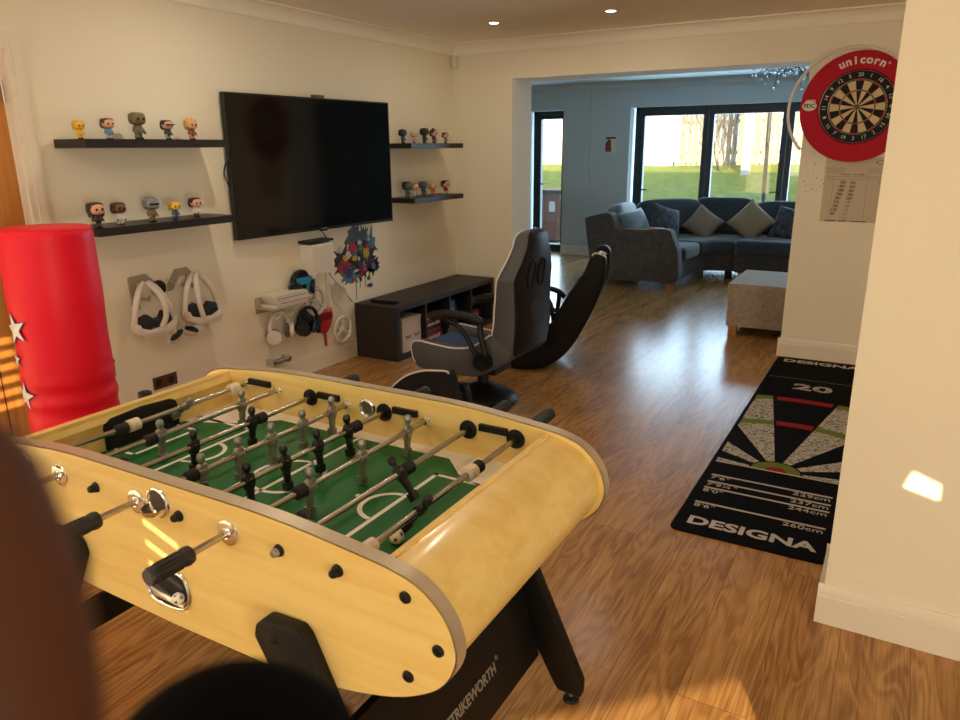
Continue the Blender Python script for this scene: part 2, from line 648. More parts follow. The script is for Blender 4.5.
def thing(name, label, cat, loc=(0, 0, 0), group=None):
    o = bpy.data.objects.new(name, None)
    COL.objects.link(o)
    o.location = loc
    o.empty_display_size = 0.1
    o['label'] = label
    o['category'] = cat
    if group:
        o['group'] = group
    return o


def tag(o, label, cat, group=None):
    o['label'] = label
    o['category'] = cat
    if group:
        o['group'] = group
    return o


def struct(o, label=None):
    o['kind'] = 'structure'
    if label:
        o['label'] = label
    return o


def recenter(o):
    """moves a top-level mesh's origin to the middle of its base"""
    me = o.data
    xs = [v.co.copy() for v in me.vertices]
    c = Vector(((min(v.x for v in xs) + max(v.x for v in xs)) / 2, (min(v.y for v in xs) + max(v.y for v in xs)) / 2, min(v.z for v in xs)))
    me.transform(Matrix.Translation(-c))
    o.location = o.location + c
    return o


def Tm(loc, rot=(0, 0, 0), s=1.0):
    return Matrix.Translation(loc) @ Euler(rot).to_matrix().to_4x4() @ Matrix.Scale(s, 4)


def arc(cx, cy, r, a0, a1, n):
    return [(cx + r * cos(radians(a0 + (a1 - a0) * i / n)), cy + r * sin(radians(a0 + (a1 - a0) * i / n))) for i in range(n + 1)]


def smoothpts(pts, n=6, closed=False):
    """Catmull-Rom through points"""
    P = [Vector(p) for p in pts]
    out = []
    k = len(P)
    rng = range(k if closed else k - 1)
    for i in rng:
        if closed:
            a, b, c, d = P[i - 1], P[i], P[(i + 1) % k], P[(i + 2) % k]
        else:
            a, b, c, d = P[max(i - 1, 0)], P[i], P[i + 1], P[min(i + 2, k - 1)]
        for j in range(n):
            t = j / n
            out.append(0.5 * ((2 * b) + (c - a) * t + (2 * a - 5 * b + 4 * c - d) * t * t + (3 * b - a - 3 * c + d) * t ** 3))
    if not closed:
        out.append(P[-1])
    return out


# ================================================================== SETTING
XL, YW = -3.4534, 5.612          # TV wall plane, dividing wall plane
XR, YR = 4.2, -4.5               # right wall, rear wall
YF = 9.9                         # garden wall of the far room
ZC = 2.322

mb = MB()
mb.box((-7.2, YR - 0.2, -0.1), (XR + 0.2, 10.2, 0), M['floor'])
struct(mb.build('floor'))
mb = MB()
mb.box((XL - 0.2, YR - 0.2, ZC), (XR + 0.2, 5.8, ZC + 0.12), M['ceil'])
struct(mb.build('ceiling'))
mb = MB()
mb.box((-7.2, 5.8, ZC), (XR + 0.2, 10.2, ZC + 0.12), M['greypaint'])
struct(mb.build('ceiling_far'))

# TV wall with a door opening
DY0, DY1, DZ = 1.05, 1.93, 1.925
mb = MB()
mb.box((XL - 0.2, YR, 0), (XL, DY0, ZC))
mb.box((XL - 0.2, DY1, 0), (XL, YW, ZC))
mb.box((XL - 0.2, DY0, DZ), (XL, DY1, ZC))
struct(mb.build('wall_left', M['paint']))

# dividing wall: stub, header, dart-board length
XJ, XO, ZO, YW2 = -2.892, -0.666, 2.028, 5.97
mb = MB()
mb.box((XL - 0.2, YW, 0), (XJ, YW2, ZC))
mb.box((XJ, YW, ZO), (XO, YW2, ZC))
mb.box((XO, YW, 0), (XR, YW2, ZC))
struct(mb.build('wall_far', M['paint']))

# column that stands free of the walls beside the mat
PX0, PX1, PY0, PY1 = -0.065, 0.302, 2.331, 2.60
mb = MB()
mb.box((PX0, PY0, 0), (PX1, PY1, ZC))
struct(mb.build('wall_pier', M['paint']))

mb = MB()
mb.box((XR, YR, 0), (XR + 0.2, 10.2, ZC))
struct(mb.build('wall_right', M['paint']))

# rear wall, behind the camera: its opening holds an added, unseen sheet cut to shape the sun patches
EL = 0.325


def to_rear(p):
    """where the sun ray through p crosses the rear wall"""
    s = (p[1] - (YR - 0.02)) / SUN_DIR.y
    return (p[0] - SUN_DIR.x * s, p[2] - SUN_DIR.z * s)


def mask_sheet(name, x0, x1, z0, z1, holes, y, th, m):
    pts = [Vector((x0, z0)), Vector((x1, z0)), Vector((x1, z1)), Vector((x0, z1))]
    edges = [(0, 1), (1, 2), (2, 3), (3, 0)]
    for h in holes:
        k = len(pts)
        pts += [Vector(p) for p in h]
        edges += [(k + i, k + (i + 1) % len(h)) for i in range(len(h))]
    vv, ee, ff, *_ = delaunay_2d_cdt(pts, edges, [], 1, 1e-5)

    def inside(p, poly):
        r = False
        for i in range(len(poly)):
            a, b = poly[i], poly[i - 1]
            if (a[1] > p[1]) != (b[1] > p[1]) and p[0] < (b[0] - a[0]) * (p[1] - a[1]) / (b[1] - a[1]) + a[0]:
                r = not r
        return r
    b = MB()
    vs = [b.bm.verts.new((v.x, y, v.y)) for v in vv]
    for f in ff:
        c = sum((vv[i] for i in f), Vector((0, 0))) / len(f)
        if not any(inside(c, h) for h in holes):
            b.bm.faces.new([vs[i] for i in f])
    g = bmesh.ops.extrude_face_region(b.bm, geom=b.bm.faces[:])
    bmesh.ops.translate(b.bm, vec=(0, -th, 0), verts=[v for v in g['geom'] if isinstance(v, bmesh.types.BMVert)])
    bmesh.ops.recalc_face_normals(b.bm, faces=b.bm.faces[:])
    return b.build(name, m, smooth=False)


def patch(pts):
    return [to_rear(p) for p in pts]


def strips_x(x, y0, y1, z0, z1, n, duty):
    out = []
    for i in range(n):
        a = z0 + (z1 - z0) * i / n
        out.append(patch([(x, y0, a), (x, y1, a), (x, y1, a + (z1 - z0) / n * duty), (x, y0, a + (z1 - z0) / n * duty)]))
    return out


def strips_y(y, x0, x1, z0, z1, n, duty, skew=0.0):
    out = []
    for i in range(n):
        a = z0 + (z1 - z0) * i / n
        d = (z1 - z0) / n * duty
        out.append(patch([(x0, y, a + skew), (x1, y, a), (x1, y, a + d), (x0, y, a + d + skew)]))
    return out


holes = strips_x(XL, 1.40, 1.74, 0.36, 0.72, 6, 0.5)
holes += strips_y(0.86, -1.325, -1.215, 0.54, 0.74, 4, 0.34, 0.035)
holes.append(patch([(0.105, PY0, 0.515), (0.205, PY0, 0.49), (0.205, PY0, 0.545), (0.125, PY0, 0.575)]))
holes.append(patch([(-0.235, 1.925, 0), (-0.72, 1.465, 0), (-0.60, 1.28, 0), (-0.14, 1.74, 0)]))
holes.append(patch([(XL, -3.4, 0.1), (XL, 1.0, 0.1), (XL, 1.0, 0.85), (XL, -3.4, 1.85)]))
XW0, XW1, ZW0, ZW1 = -2.9, 4.05, 0.3, 2.30
mb = MB()
mb.box((XL - 0.2, YR - 0.2, 0), (XW0, YR, ZC))
mb.box((XW1, YR - 0.2, 0), (XR, YR, ZC))
mb.box((XW0, YR - 0.2, 0), (XW1, YR, ZW0))
mb.box((XW0, YR - 0.2, ZW1), (XW1, YR, ZC))
struct(mb.build('wall_rear', M['paint']))
struct(mask_sheet('sun_mask', XW0, XW1, ZW0, ZW1, holes, YR - 0.02, 0.015, mat('cream_sun_mask', (214, 196, 160), 0.9)))  # light mask added behind the camera; sun falls through its holes

# far room: garden wall with a narrow glazed door and the bifold doors
NX0, NX1 = -4.885, -4.28
BX0, BX1, BZ = -3.33, 0.62, 1.995
mb = MB()
mb.box((-7.2, YF, 0), (NX0, 10.2, ZC))
mb.box((NX0, YF, BZ - 0.005), (NX1, 10.2, ZC))
mb.box((NX1, YF - 0.03, 0), (-3.89, 10.2, ZC))
mb.box((-3.89, YF, 0), (BX0, 10.2, ZC))
mb.box((BX0, YF, BZ), (BX1, 10.2, ZC))
mb.box((BX1, YF, 0), (XR, 10.2, ZC))
struct(mb.build('wall_back', M['greypaint']))
mb = MB()
mb.box((-7.2, YW2, 0), (-7.0, 10.2, ZC))
mb.box((-7.0, YW2 - 0.01, 0), (XL - 0.2, YW2 - 0.2, ZC))
struct(mb.build('wall_side', M['greypaint']))


# skirting boards
def skirting(name, runs, h=0.135, t=0.018):
    """runs: list of (p0, p1, outward normal)"""
    b = MB()
    for p0, p1, nrm in runs:
        d = Vector((p1[0] - p0[0], p1[1] - p0[1], 0))
        L = d.length
        d.normalize()
        nn = Vector((nrm[0], nrm[1], 0))
        T = Matrix(((d.x, nn.x, 0, p0[0]), (d.y, nn.y, 0, p0[1]), (0, 0, 1, 0), (0, 0, 0, 1)))
        b.prism([(0, 0), (t, 0), (t, h * 0.72), (t * 0.86, h * 0.735), (t * 0.86, h * 0.76), (t * 0.72, h * 0.9), (t * 0.35, h), (0, h)], 'x', 0, L, None, T=T)
    bmesh.ops.recalc_face_normals(b.bm, faces=b.bm.faces[:])
    return struct(b.build(name, M['gloss'], angle=25))


t = 0.018
skirting('baseboard_left', [((XL, 2.0), (XL, YW), (1, 0))])
skirting('baseboard_far', [((XL, YW), (XJ + t, YW), (0, -1)), ((XJ, YW), (XJ, YW2), (1, 0)), ((XO - t, YW), (XR, YW), (0, -1)), ((XO, YW), (XO, YW2), (-1, 0))])
skirting('baseboard_pier', [((PX0 - t, PY0), (PX1 + t, PY0), (0, -1)), ((PX0, PY0), (PX0, PY1), (-1, 0)), ((PX1, PY0), (PX1, PY1), (1, 0)), ((PX0 - t, PY1), (PX1 + t, PY1), (0, 1))])
skirting('baseboard_back', [((NX1, YF - 0.03), (-3.89, YF - 0.03), (0, -1)), ((-3.89, YF), (BX0, YF), (0, -1)), ((-7, YF), (NX0, YF), (0, -1))])

# coving of the near room
def coving(name, runs, m=None):
    b = MB()
    k = 0.085
    prof = [(0, 0), (0.008, 0), (0.010, -k)]
    prof = [(0, -k), (0.010, -k), (0.014, -k + 0.008)] + [(0.014 + (k - 0.02) * (1 - cos(a)), -k + 0.008 + (k - 0.018) * sin(a)) for a in [pi / 2 * i / 6 for i in range(1, 7)]] + [(k, -0.008), (k, 0), (0, 0)]
    for p0, p1, nrm in runs:
        d = Vector((p1[0] - p0[0], p1[1] - p0[1], 0))
        L = d.length
        d.normalize()
        T = Matrix(((d.x, nrm[0], 0, p0[0]), (d.y, nrm[1], 0, p0[1]), (0, 0, 1, ZC), (0, 0, 0, 1)))
        b.prism(prof, 'x', 0, L, None, T=T)
    bmesh.ops.recalc_face_normals(b.bm, faces=b.bm.faces[:])
    return struct(b.build(name, m or M['ceil'], angle=30))


coving('trim_1', [((XL, YR), (XL, YW), (1, 0)), ((XL, YW), (XR, YW), (0, -1))])
coving('trim_2', [((-7, YF), (XR, YF), (0, -1))], M['greypaint'])

# oak door in the TV wall
d1 = bpy.data.objects.new('door_1', None)
COL.objects.link(d1)
d1.location = (XL, (DY0 + DY1) / 2, 0)
struct(d1, 'oak veneer door in a white frame behind the red punch bag')
mb = MB()
mb.box((XL - 0.055, DY0 + 0.03, 0.005), (XL - 0.012, DY1 - 0.03, DZ - 0.03), M['door'])
for yy in (1.67, 1.30):
    mb.box((XL - 0.0125, yy - 0.002, 0.02), (XL - 0.0113, yy + 0.002, DZ - 0.05), M['dark'])
mb.build('door_leaf', None, d1)
mb = MB()
mb.box((XL - 0.198, DY1 - 0.03, 0), (XL - 0.0005, DY1 - 0.0005, DZ - 0.0005))
mb.box((XL - 0.198, DY0 + 0.0005, 0), (XL - 0.0005, DY0 + 0.03, DZ - 0.0005))
mb.box((XL - 0.198, DY0 + 0.0302, DZ - 0.03), (XL - 0.0005, DY1 - 0.0302, DZ - 0.0005))
mb.build('door_lining', M['gloss'], d1)
mb = MB()
for y0, y1, z0, z1 in ((DY1 - 0.006, DY1 + 0.07, 0, DZ + 0.067), (DY0 - 0.07, DY0 + 0.006, 0, DZ + 0.067), (DY0 + 0.0062, DY1 - 0.0062, DZ - 0.006, DZ + 0.067)):
    mb.box((XL + 0.0002, y0, z0), (XL + 0.02, y1, z1), M['gloss'], bev=0.004 if y1 - y0 < 0.2 else 0)
    if y1 - y0 < 0.2:
        mb.box((XL + 0.018, y0 + 0.028, z0), (XL + 0.025, y1 - 0.012, z1 - 0.03), M['gloss'], bev=0.003)
mb.build('architrave', None, d1)
for z in (1.70, 0.25):
    mb = MB()
    mb.cyl((XL + 0.004, DY1 - 0.034, z), 0.006, 0.09, m=M['steel'], n=12)
    mb.box((XL - 0.012, DY1 - 0.034, z), (XL - 0.003, DY1 - 0.003, z + 0.09), M['steel'])
    mb.build('hinge', None, d1)
mb = MB()
mb.cyl((XL - 0.013, DY0 + 0.10, 1.0), 0.026, 0.008, (1, 0, 0), M['steel'])
mb.tube([(XL - 0.01, DY0 + 0.10, 1.0), (XL + 0.035, DY0 + 0.10, 1.0), (XL + 0.04, DY0 + 0.22, 1.0)], 0.009, M['steel'])
mb.build('door_handle', None, d1)


# glazed doors to the garden
def glazed(root, panes, y, z0, z1, sw, handle_at=()):
    """panes: list of (x0, x1); frame members sw wide; each leaf a frame with its own pane"""
    for x0, x1 in panes:
        b = MB()
        b.box((x0, y, z0), (x0 + sw, y + 0.07, z1), None, bev=0.004)
        b.box((x1 - sw, y, z0), (x1, y + 0.07, z1), None, bev=0.004)
        b.box((x0 + sw, y, z1 - 0.06), (x1 - sw, y + 0.07, z1), None)
        b.box((x0 + sw, y, z0), (x1 - sw, y + 0.07, z0 + 0.075), None)
        fr = b.build('sash_frame', M['frame'], root)
        b = MB()
        b.box((x0 + sw - 0.005, y + 0.032, z0 + 0.07), (x1 - sw + 0.005, y + 0.036, z1 - 0.055), None)
        b.build('pane', M['glass'], fr)


def outer_frame(root, x0, x1, y, z1, w):
    b = MB()
    b.box((x0, y, 0), (x0 + w, y + 0.09, z1))
    b.box((x1 - w, y, 0), (x1, y + 0.09, z1))
    b.box((x0, y, z1 - w), (x1, y + 0.09, z1))
    b.box((x0, y, 0), (x1, y + 0.09, 0.03))
    return b.build('outer_frame', M['frame'], root)


w1 = bpy.data.objects.new('window_1', None)
COL.objects.link(w1)
w1.location = (-1.35, 10.0, 0)
struct(w1, 'dark grey bifold garden doors behind the corner sofa')
outer_frame(w1, BX0 + 0.045, BX1, 10.0, BZ + 0.003, 0.055)
X0 = BX0 + 0.10
st = [X0, -2.322, -1.365, -0.40, BX1 - 0.055]
glazed(w1, [(st[i] + 0.002, st[i + 1] - 0.002) for i in range(4)], 10.005, 0.03, BZ - 0.052, 0.066)
for xx in (X0 + 0.05, -1.40):
    mb = MB()
    mb.cyl((xx, 10.006, 0.93), 0.016, -0.012, (0, 1, 0), M['black'])
    mb.tube([(xx, 10.0, 0.93), (xx, 9.965, 0.93), (xx + (0.10 if xx < -2 else -0.10), 9.962, 0.93)], 0.009, M['black'])
    mb.build('handle', None, w1)

w2 = bpy.data.objects.new('window_2', None)
COL.objects.link(w2)
w2.location = (-4.58, 10.1, 0)
struct(w2, 'narrow dark framed glazed door at the left of the far room')
outer_frame(w2, -4.835, NX1, 10.08, BZ - 0.005, 0.045)
glazed(w2, [(-4.788, NX1 - 0.045)], 10.09, 0.03, BZ - 0.052, 0.066)
mb = MB()
mb.tube([(-4.75, 10.09, 0.98), (-4.75, 10.05, 0.98), (-4.65, 10.047, 0.98)], 0.009, M['black'])
mb.build('handle', None, w2)

# recessed ceiling lamps, one object each (two in view, the others of the same grid light the near room)
LAMPS = [(-2.629, 4.825), (-1.783, 4.825), (-2.629, 2.7), (-1.3, 2.7), (-1.3, 0.6), (-2.629, 0.6), (0.9, 0.6), (1.2, 4.825)]
for i, (x, y) in enumerate(LAMPS):
    lab = ['round white ceiling spotlight nearer the TV wall corner', 'round white ceiling spotlight nearer the dartboard, right of the other one',
           'round white ceiling spotlight above the red punch bag end', 'round white ceiling spotlight above the back of the football table',
           'round white ceiling spotlight above the front of the football table', 'round white ceiling spotlight above the oak door end',
           'round white ceiling spotlight near the rear window opening', 'round white ceiling spotlight beyond the wall column'][i]
    ld = bpy.data.lights.new('downlight', 'AREA')
    ld.shape = 'DISK'
    ld.size = 0.06
    ld.energy = (3, 3, 6, 4, 4, 7, 3, 3)[i]
    ld.color = (1.0, 0.88, 0.70)
    lo_ = bpy.data.objects.new('downlight', ld)
    COL.objects.link(lo_)
    lo_.location = (x, y, ZC - 0.008)
    r = thing('ceiling_spotlight', lab, 'ceiling light', (x, y, ZC), 'recessed ceiling spotlights')
    mb = MB()
    mb.lathe([(0.030, -0.003), (0.043, -0.004), (0.045, -0.001), (0.045, 0.0)], (x, y, ZC), m=M['white'])
    mb.build('rim', None, r)
    mb = MB()
    mb.cyl((x, y, ZC - 0.0036), 0.031, 0.002, m=M['downlight'])
    mb.build('lamp', None, r)

# corner alarm sensor
s = thing('alarm_sensor', 'small white alarm sensor in the top corner above the shelves', 'sensor', (XL + 0.05, YW - 0.03, 2.13))
mb = MB()
mb.prism([(-0.03, 0), (0.03, 0), (0.022, 0.035), (-0.022, 0.035)], 'z', 2.135, 2.225, M['whitem'], bev=0.006, T=Tm((XL + 0.036, YW - 0.036, 0), (0, 0, radians(-135 + 180 + 180))))
mb.build('body', None, s)
mb = MB()
mb.ell((XL + 0.05, YW - 0.05, 2.155), (0.014, 0.014, 0.012), M['white'])
mb.build('lens', None, s)

# ------------------------------------------------------------------ garden
mb = MB()
def ground(x, y):
    return -0.03 + max(0.0, min(1.0, (y - 11.0) / 6.0)) * 1.12 + 0.02 * sin(x * 1.3 + y)
gx = [-16 + i * 0.8 for i in range(41)]
gy = [10.2 + i * 0.4 for i in range(26)]
gv = [[mb.bm.verts.new((x, y, ground(x, y))) for x in gx] for y in gy]
for j in range(len(gy) - 1):
    for i in range(len(gx) - 1):
        mb.bm.faces.new((gv[j][i], gv[j][i + 1], gv[j + 1][i + 1], gv[j + 1][i]))
lawn = mb.build('lawn', mat('mown_grass', (150, 156, 50), 0.9, c2=(104, 124, 38), scale=7, bump=0.5, bscale=60, detail=6))
struct(lawn)
mb = MB()
mb.box((-16, 10.2, -0.12), (16, 11.1, -0.005), mat('concrete_slabs', (170, 168, 160), 0.85, var=0.1, scale=6))
struct(mb.build('patio'))
# fence panels
M['fence'] = mat('weathered_fence', (190, 178, 158), 0.85, c2=(150, 138, 120), scale=5, stretch=(9, 9, 0.8))
for i in range(9):
    x0 = -4.62 + 1.84 * i if i else -4.62
    if i == 1:
        pass
    r = thing('fence_panel', 'weathered vertical board fence panel, %s from the white rendered wall at the garden end' % ['first', 'second', 'third', 'fourth', 'fifth', 'sixth', 'seventh', 'eighth', 'ninth'][i], 'fence', (x0 + 0.9, 17.1, ground(x0, 17.1)), 'garden fence panels')
    mb = MB()
    z0 = 1.02
    nb = 14
    for k in range(nb):
        xa = x0 + 0.09 + k * 1.70 / nb
        mb.box((xa, 17.1, z0), (xa + 1.72 / nb - 0.022, 17.12, z0 + 1.75 + 0.01 * ((k * 7) % 3)), M['fence'])
    mb.build('boards', None, r)
    mb = MB()
    for zz in (0.3, 0.95, 1.55):
        mb.box((x0 + 0.08, 17.121, z0 + zz), (x0 + 1.80, 17.15, z0 + zz + 0.07), M['fence'])
    mb.build('rails', None, r)
    mb = MB()
    mb.box((x0 - 0.03, 17.06, 0.9), (x0 + 0.07, 17.18, 2.85), mat('fence_post_paint', (210, 206, 196), 0.8) if i == 0 else M['fence'], bev=0.01)
    mb.build('post', None, r)
mb = MB()
mb.box((-14, 17.0, 0.9), (-4.75, 17.25, 3.4), mat('white_render', (236, 234, 226), 0.8, bump=0.1, scale=60))
tag(recenter(mb.build('garden_wall')), 'white rendered outbuilding wall at the end of the lawn', 'wall')
mb = MB()
mb.box((-3.02, 16.1, 0.8), (-2.86, 16.25, 3.1), mat('white_post', (226, 222, 210), 0.7), bev=0.01)
tag(recenter(mb.build('garden_post')), 'pale timber post standing in front of the garden fence', 'post')
mb = MB()
mb.tube([(-2.2, 14.0, 0.5), (-2.24, 14.0, 2.9)], 0.035, M['frame'], n=12)
tag(recenter(mb.build('washing_line_pole')), 'thin dark metal pole standing in the lawn', 'pole')
# bare shrub in front of the fence
r = thing('bare_shrub', 'bare branched shrub growing against the garden fence', 'shrub', (-3.5, 16.6, 1.0))
mb = MB()
rnd = random.Random(4)


def branch(p, d, L, rad, depth):
    q = p + d * L
    mid = p + d * L * 0.5 + Vector((rnd.uniform(-1, 1), rnd.uniform(-1, 1), rnd.uniform(-1, 1))) * L * 0.06
    mb.tube([p, mid, q], [rad, rad * 0.85, rad * 0.7], M['bark'], n=5)
    if depth:
        for _ in range(3):
            nd = (d + Vector((rnd.uniform(-1, 1), rnd.uniform(-0.6, 0.6), rnd.uniform(-0.25, 0.6))) * 0.75).normalized()
            branch(q if rnd.random() > 0.4 else mid, nd, L * rnd.uniform(0.55, 0.85), rad * 0.62, depth - 1)


M['bark'] = mat('shrub_bark', (96, 84, 66), 0.9)
for dx in (-0.25, 0.1, 0.3):
    branch(Vector((-3.5 + dx * 0.3, 16.6, 1.0)), Vector((dx, 0, 1)).normalized(), 0.55, 0.016, 4)
mb.build('branches', None, r)
# wheelie bin outside the narrow door
bx, by = -5.08, 11.25
r = thing('wheelie_bin', 'brown wheelie bin with a white label outside the narrow door', 'bin', (bx, by, -0.005))
M['bin'] = mat('brown_bin_plastic', (120, 78, 54), 0.5)
mb = MB()
lo = [(-0.20, -0.22), (0.20, -0.22), (0.20, 0.2), (-0.20, 0.2)]
hi = [(-0.27, -0.28), (0.27, -0.28), (0.27, 0.28), (-0.27, 0.28)]
v0 = [mb.bm.verts.new((bx + p[0], by + p[1], 0.03)) for p in lo]
v1 = [mb.bm.verts.new((bx + p[0], by + p[1], 0.78)) for p in hi]
mb.bm.faces.new(v0[::-1])
mb.bm.faces.new(v1)
for i in range(4):
    mb.bm.faces.new((v0[i], v0[(i + 1) % 4], v1[(i + 1) % 4], v1[i]))
mb.build('body', M['bin'], r)
mb = MB()
mb.box((bx - 0.29, by - 0.30, 0.78), (bx + 0.29, by + 0.33, 0.84), mat('dark_bin_lid', (66, 50, 44), 0.5), bev=0.02)
mb.build('lid', None, r)
mb = MB()
mb.box((bx + 0.10, by - 0.275, 0.5), (bx + 0.20, by - 0.255, 0.66), M['white'])
mb.build('label_sticker', None, r)
for s_ in (-1, 1):
    mb = MB()
    mb.cyl((bx + s_ * 0.2, by + 0.24, 0.095), 0.1, s_ * 0.05, (1, 0, 0), M['rubber'])
    mb.build('wheel', None, r)
# low white trellis outside the narrow door
r = thing('trellis_panel', 'low white lattice trellis beyond the narrow glazed door', 'trellis', (-4.9, 11.7, 0))
mb = MB()
for k in range(14):
    x = -5.1 + k * 0.06
    mb.tube([(x, 11.7, -0.02), (x + 0.3, 11.7, 0.55)], 0.008, M['white'], n=5)
    mb.tube([(x + 0.3, 11.712, -0.02), (x, 11.712, 0.55)], 0.008, M['white'], n=5)
mb.build('lattice', None, r)

# ================================================================== FOOTBALL TABLE
TCX = -1.262
YNO, YNI, YFI, YFO = 0.860, 0.893, 1.552, 1.585      # outer / inner faces of the side panels
_half = [(0.0, 0.837), (0.24, 0.837), (0.34, 0.834), (0.42, 0.828), (0.50, 0.820), (0.575, 0.812), (0.625, 0.801), (0.662, 0.783),
         (0.695, 0.750), (0.712, 0.713), (0.716, 0.674), (0.698, 0.629), (0.660, 0.592), (0.585, 0.553), (0.47, 0.522), (0.36, 0.507), (0.25, 0.500), (0.0, 0.496)]
_sm = [(p.x, p.y) for p in smoothpts([(x, z, 0) for x, z in _half], 4)]
PROF = [(TCX + x, z) for x, z in _sm] + [(TCX - x, z) for x, z in _sm[::-1][1:-1]]

table = thing('football_table', 'large birch football table with rounded ends and black splayed legs in the foreground', 'football table', (TCX, 1.2225, 0))
for y0, y1 in ((YNO, YNI), (YFI, YFO)):
    mb = MB()
    mb.prism(PROF, 'y', y0, y1, None)
    sp = mb.build('side_panel', M['birch'], table, angle=30)
    if y0 == YNO:
        near_panel = sp
# edge trim wrapped round the panels
for y0, y1 in ((YNO + 0.002, YNI), (YFI, YFO - 0.001)):
    mb = MB()
    n = len(PROF)
    ring = []
    for i in range(n):
        a, b = Vector(PROF[i - 1]), Vector(PROF[(i + 1) % n])
        t_ = (b - a).normalized()
        nn = Vector((-t_.y, t_.x))
        p = Vector(PROF[i])
        if nn.dot(p - Vector((TCX, 0.66))) < 0:
            nn = -nn
        q = p + nn * 0.0022
        ring.append([mb.bm.verts.new((q.x, y0, q.y)), mb.bm.verts.new((q.x, y1, q.y)), mb.bm.verts.new((p.x, y1, p.y)), mb.bm.verts.new((p.x, y0, p.y))])
    for i in range(n):
        A, B = ring[i], ring[(i + 1) % n]
        for k in range(3):
            mb.bm.faces.new((A[k], A[k + 1], B[k + 1], B[k]))
    bmesh.ops.recalc_face_normals(mb.bm, faces=mb.bm.faces[:])
    mb.build('edge_trim', M['band'], table)

# curved end covers between the panels (right and left), slightly lower than the panels
def inset(p, d):
    c = Vector((TCX + math.copysign(0.50, p[0] - TCX), 0.672))
    v = Vector(p) - c
    return c + v * (1 - d / v.length)


for sgn in (1, -1):
    pts = []
    for x, z in _sm:
        if 0.545 <= x and z > 0.55 or (x >= 0.585 and z >= 0.552):
            pts.append((TCX + sgn * x, z))
    outer = [inset(p, 0.012) for p in pts]
    first = Vector((TCX + sgn * 0.562, outer[0].y + 0.0005))
    outer = [first] + [p for p in outer if abs(p.x - TCX) > 0.566]
    inner = [inset(p, 0.027) for p in outer]
    poly = [(p.x, p.y) for p in outer] + [(p.x, p.y) for p in inner[::-1]]
    mb = MB()
    prev = None
    for (o, i_) in zip(outer, inner):
        cur = [mb.bm.verts.new((o.x, YNI, o.y)), mb.bm.verts.new((o.x, YFI, o.y)), mb.bm.verts.new((i_.x, YFI, i_.y)), mb.bm.verts.new((i_.x, YNI, i_.y))]
        if prev:
            for k in range(4):
                mb.bm.faces.new((prev[k], prev[(k + 1) % 4], cur[(k + 1) % 4], cur[k]))
        else:
            mb.bm.faces.new(cur)
        prev = cur
    mb.bm.faces.new(prev[::-1])
    bmesh.ops.recalc_face_normals(mb.bm, faces=mb.bm.faces[:])
    mb.build('end_cover', M['birch'], table)
    # vertical inner wall of the end
    mb = MB()
    xa = TCX + sgn * 0.558
    mb.box((xa, YNI, 0.58), (xa + sgn * 0.012, YFI, 0.806), M['birch'])
    ew = mb.build('end_wall', None, table)
    # goal mouth: rounded black frame on the inner wall
    mb = MB()
    gy = 1.2225
    out = [(gy - 0.118, 0.700), (gy - 0.118, 0.765), (gy - 0.112, 0.779), (gy - 0.095, 0.787), (gy, 0.792), (gy + 0.095, 0.787), (gy + 0.112, 0.779), (gy + 0.118, 0.765), (gy + 0.118, 0.700)]
    mb.prism(out, 'x', xa - sgn * 0.010, xa + sgn * 0.002, M['black'], bev=0.003)
    inn = [(gy + (y - gy) * 0.90, 0.700 + (z - 0.700) * 0.86) for y, z in out]
    mb.prism(inn, 'x', xa - sgn * 0.0108, xa - sgn * 0.0098, M['dark'])
    mb.build('goal', None, table)

# playing field and its print
FZ = 0.700
FX0, FX1 = TCX - 0.558, TCX + 0.558
mb = MB()
mb.box((FX0, YNI, FZ - 0.012), (FX1, YFI, FZ), M['pitch'])
field = mb.build('playfield', None, table)
mb = MB()
zz = FZ + 0.0006
W = M['pitchwhite']
zz = FZ + 0.0009
for s in (-1, 1):
    for e in (-1, 1):
        xe = TCX + e * 0.5575
        P_ = [(0, 0.3292), (0, 0.14), (0.05, 0.1525), (0.185, 0.215), (0.255, 0.284), (0.5575, 0.284), (0.5575, 0.3292), (0.255, 0.3292), (0.185, 0.3292), (0.05, 0.3292)]
        P_ = [(xe - e * u, 1.2225 + s * w, zz) for u, w in P_]
        for q in ((0, 1, 2, 9), (9, 2, 3, 8), (8, 3, 4, 7), (7, 4, 5, 6)):
            q = [P_[i] for i in q]
            mb.poly(q if s * e > 0 else q[::-1], W)


def line(a, b, w=0.0115):
    a, b = Vector((a[0], a[1], zz)), Vector((b[0], b[1], zz))
    d = (b - a).normalized()
    nn = Vector((-d.y, d.x, 0)) * w / 2
    a, b = a - d * w / 2, b + d * w / 2
    mb.poly([a + nn, a - nn, b - nn, b + nn], W)


def arcline(cx, cy, r, a0, a1, w=0.0115, n=40):
    for i in range(n):
        t0, t1 = radians(a0 + (a1 - a0) * i / n), radians(a0 + (a1 - a0) * (i + 1) / n)
        mb.poly([(cx + (r - w / 2) * cos(t0), cy + (r - w / 2) * sin(t0), zz), (cx + (r + w / 2) * cos(t0), cy + (r + w / 2) * sin(t0), zz), (cx + (r + w / 2) * cos(t1), cy + (r + w / 2) * sin(t1), zz), (cx + (r - w / 2) * cos(t1), cy + (r - w / 2) * sin(t1), zz)], W)


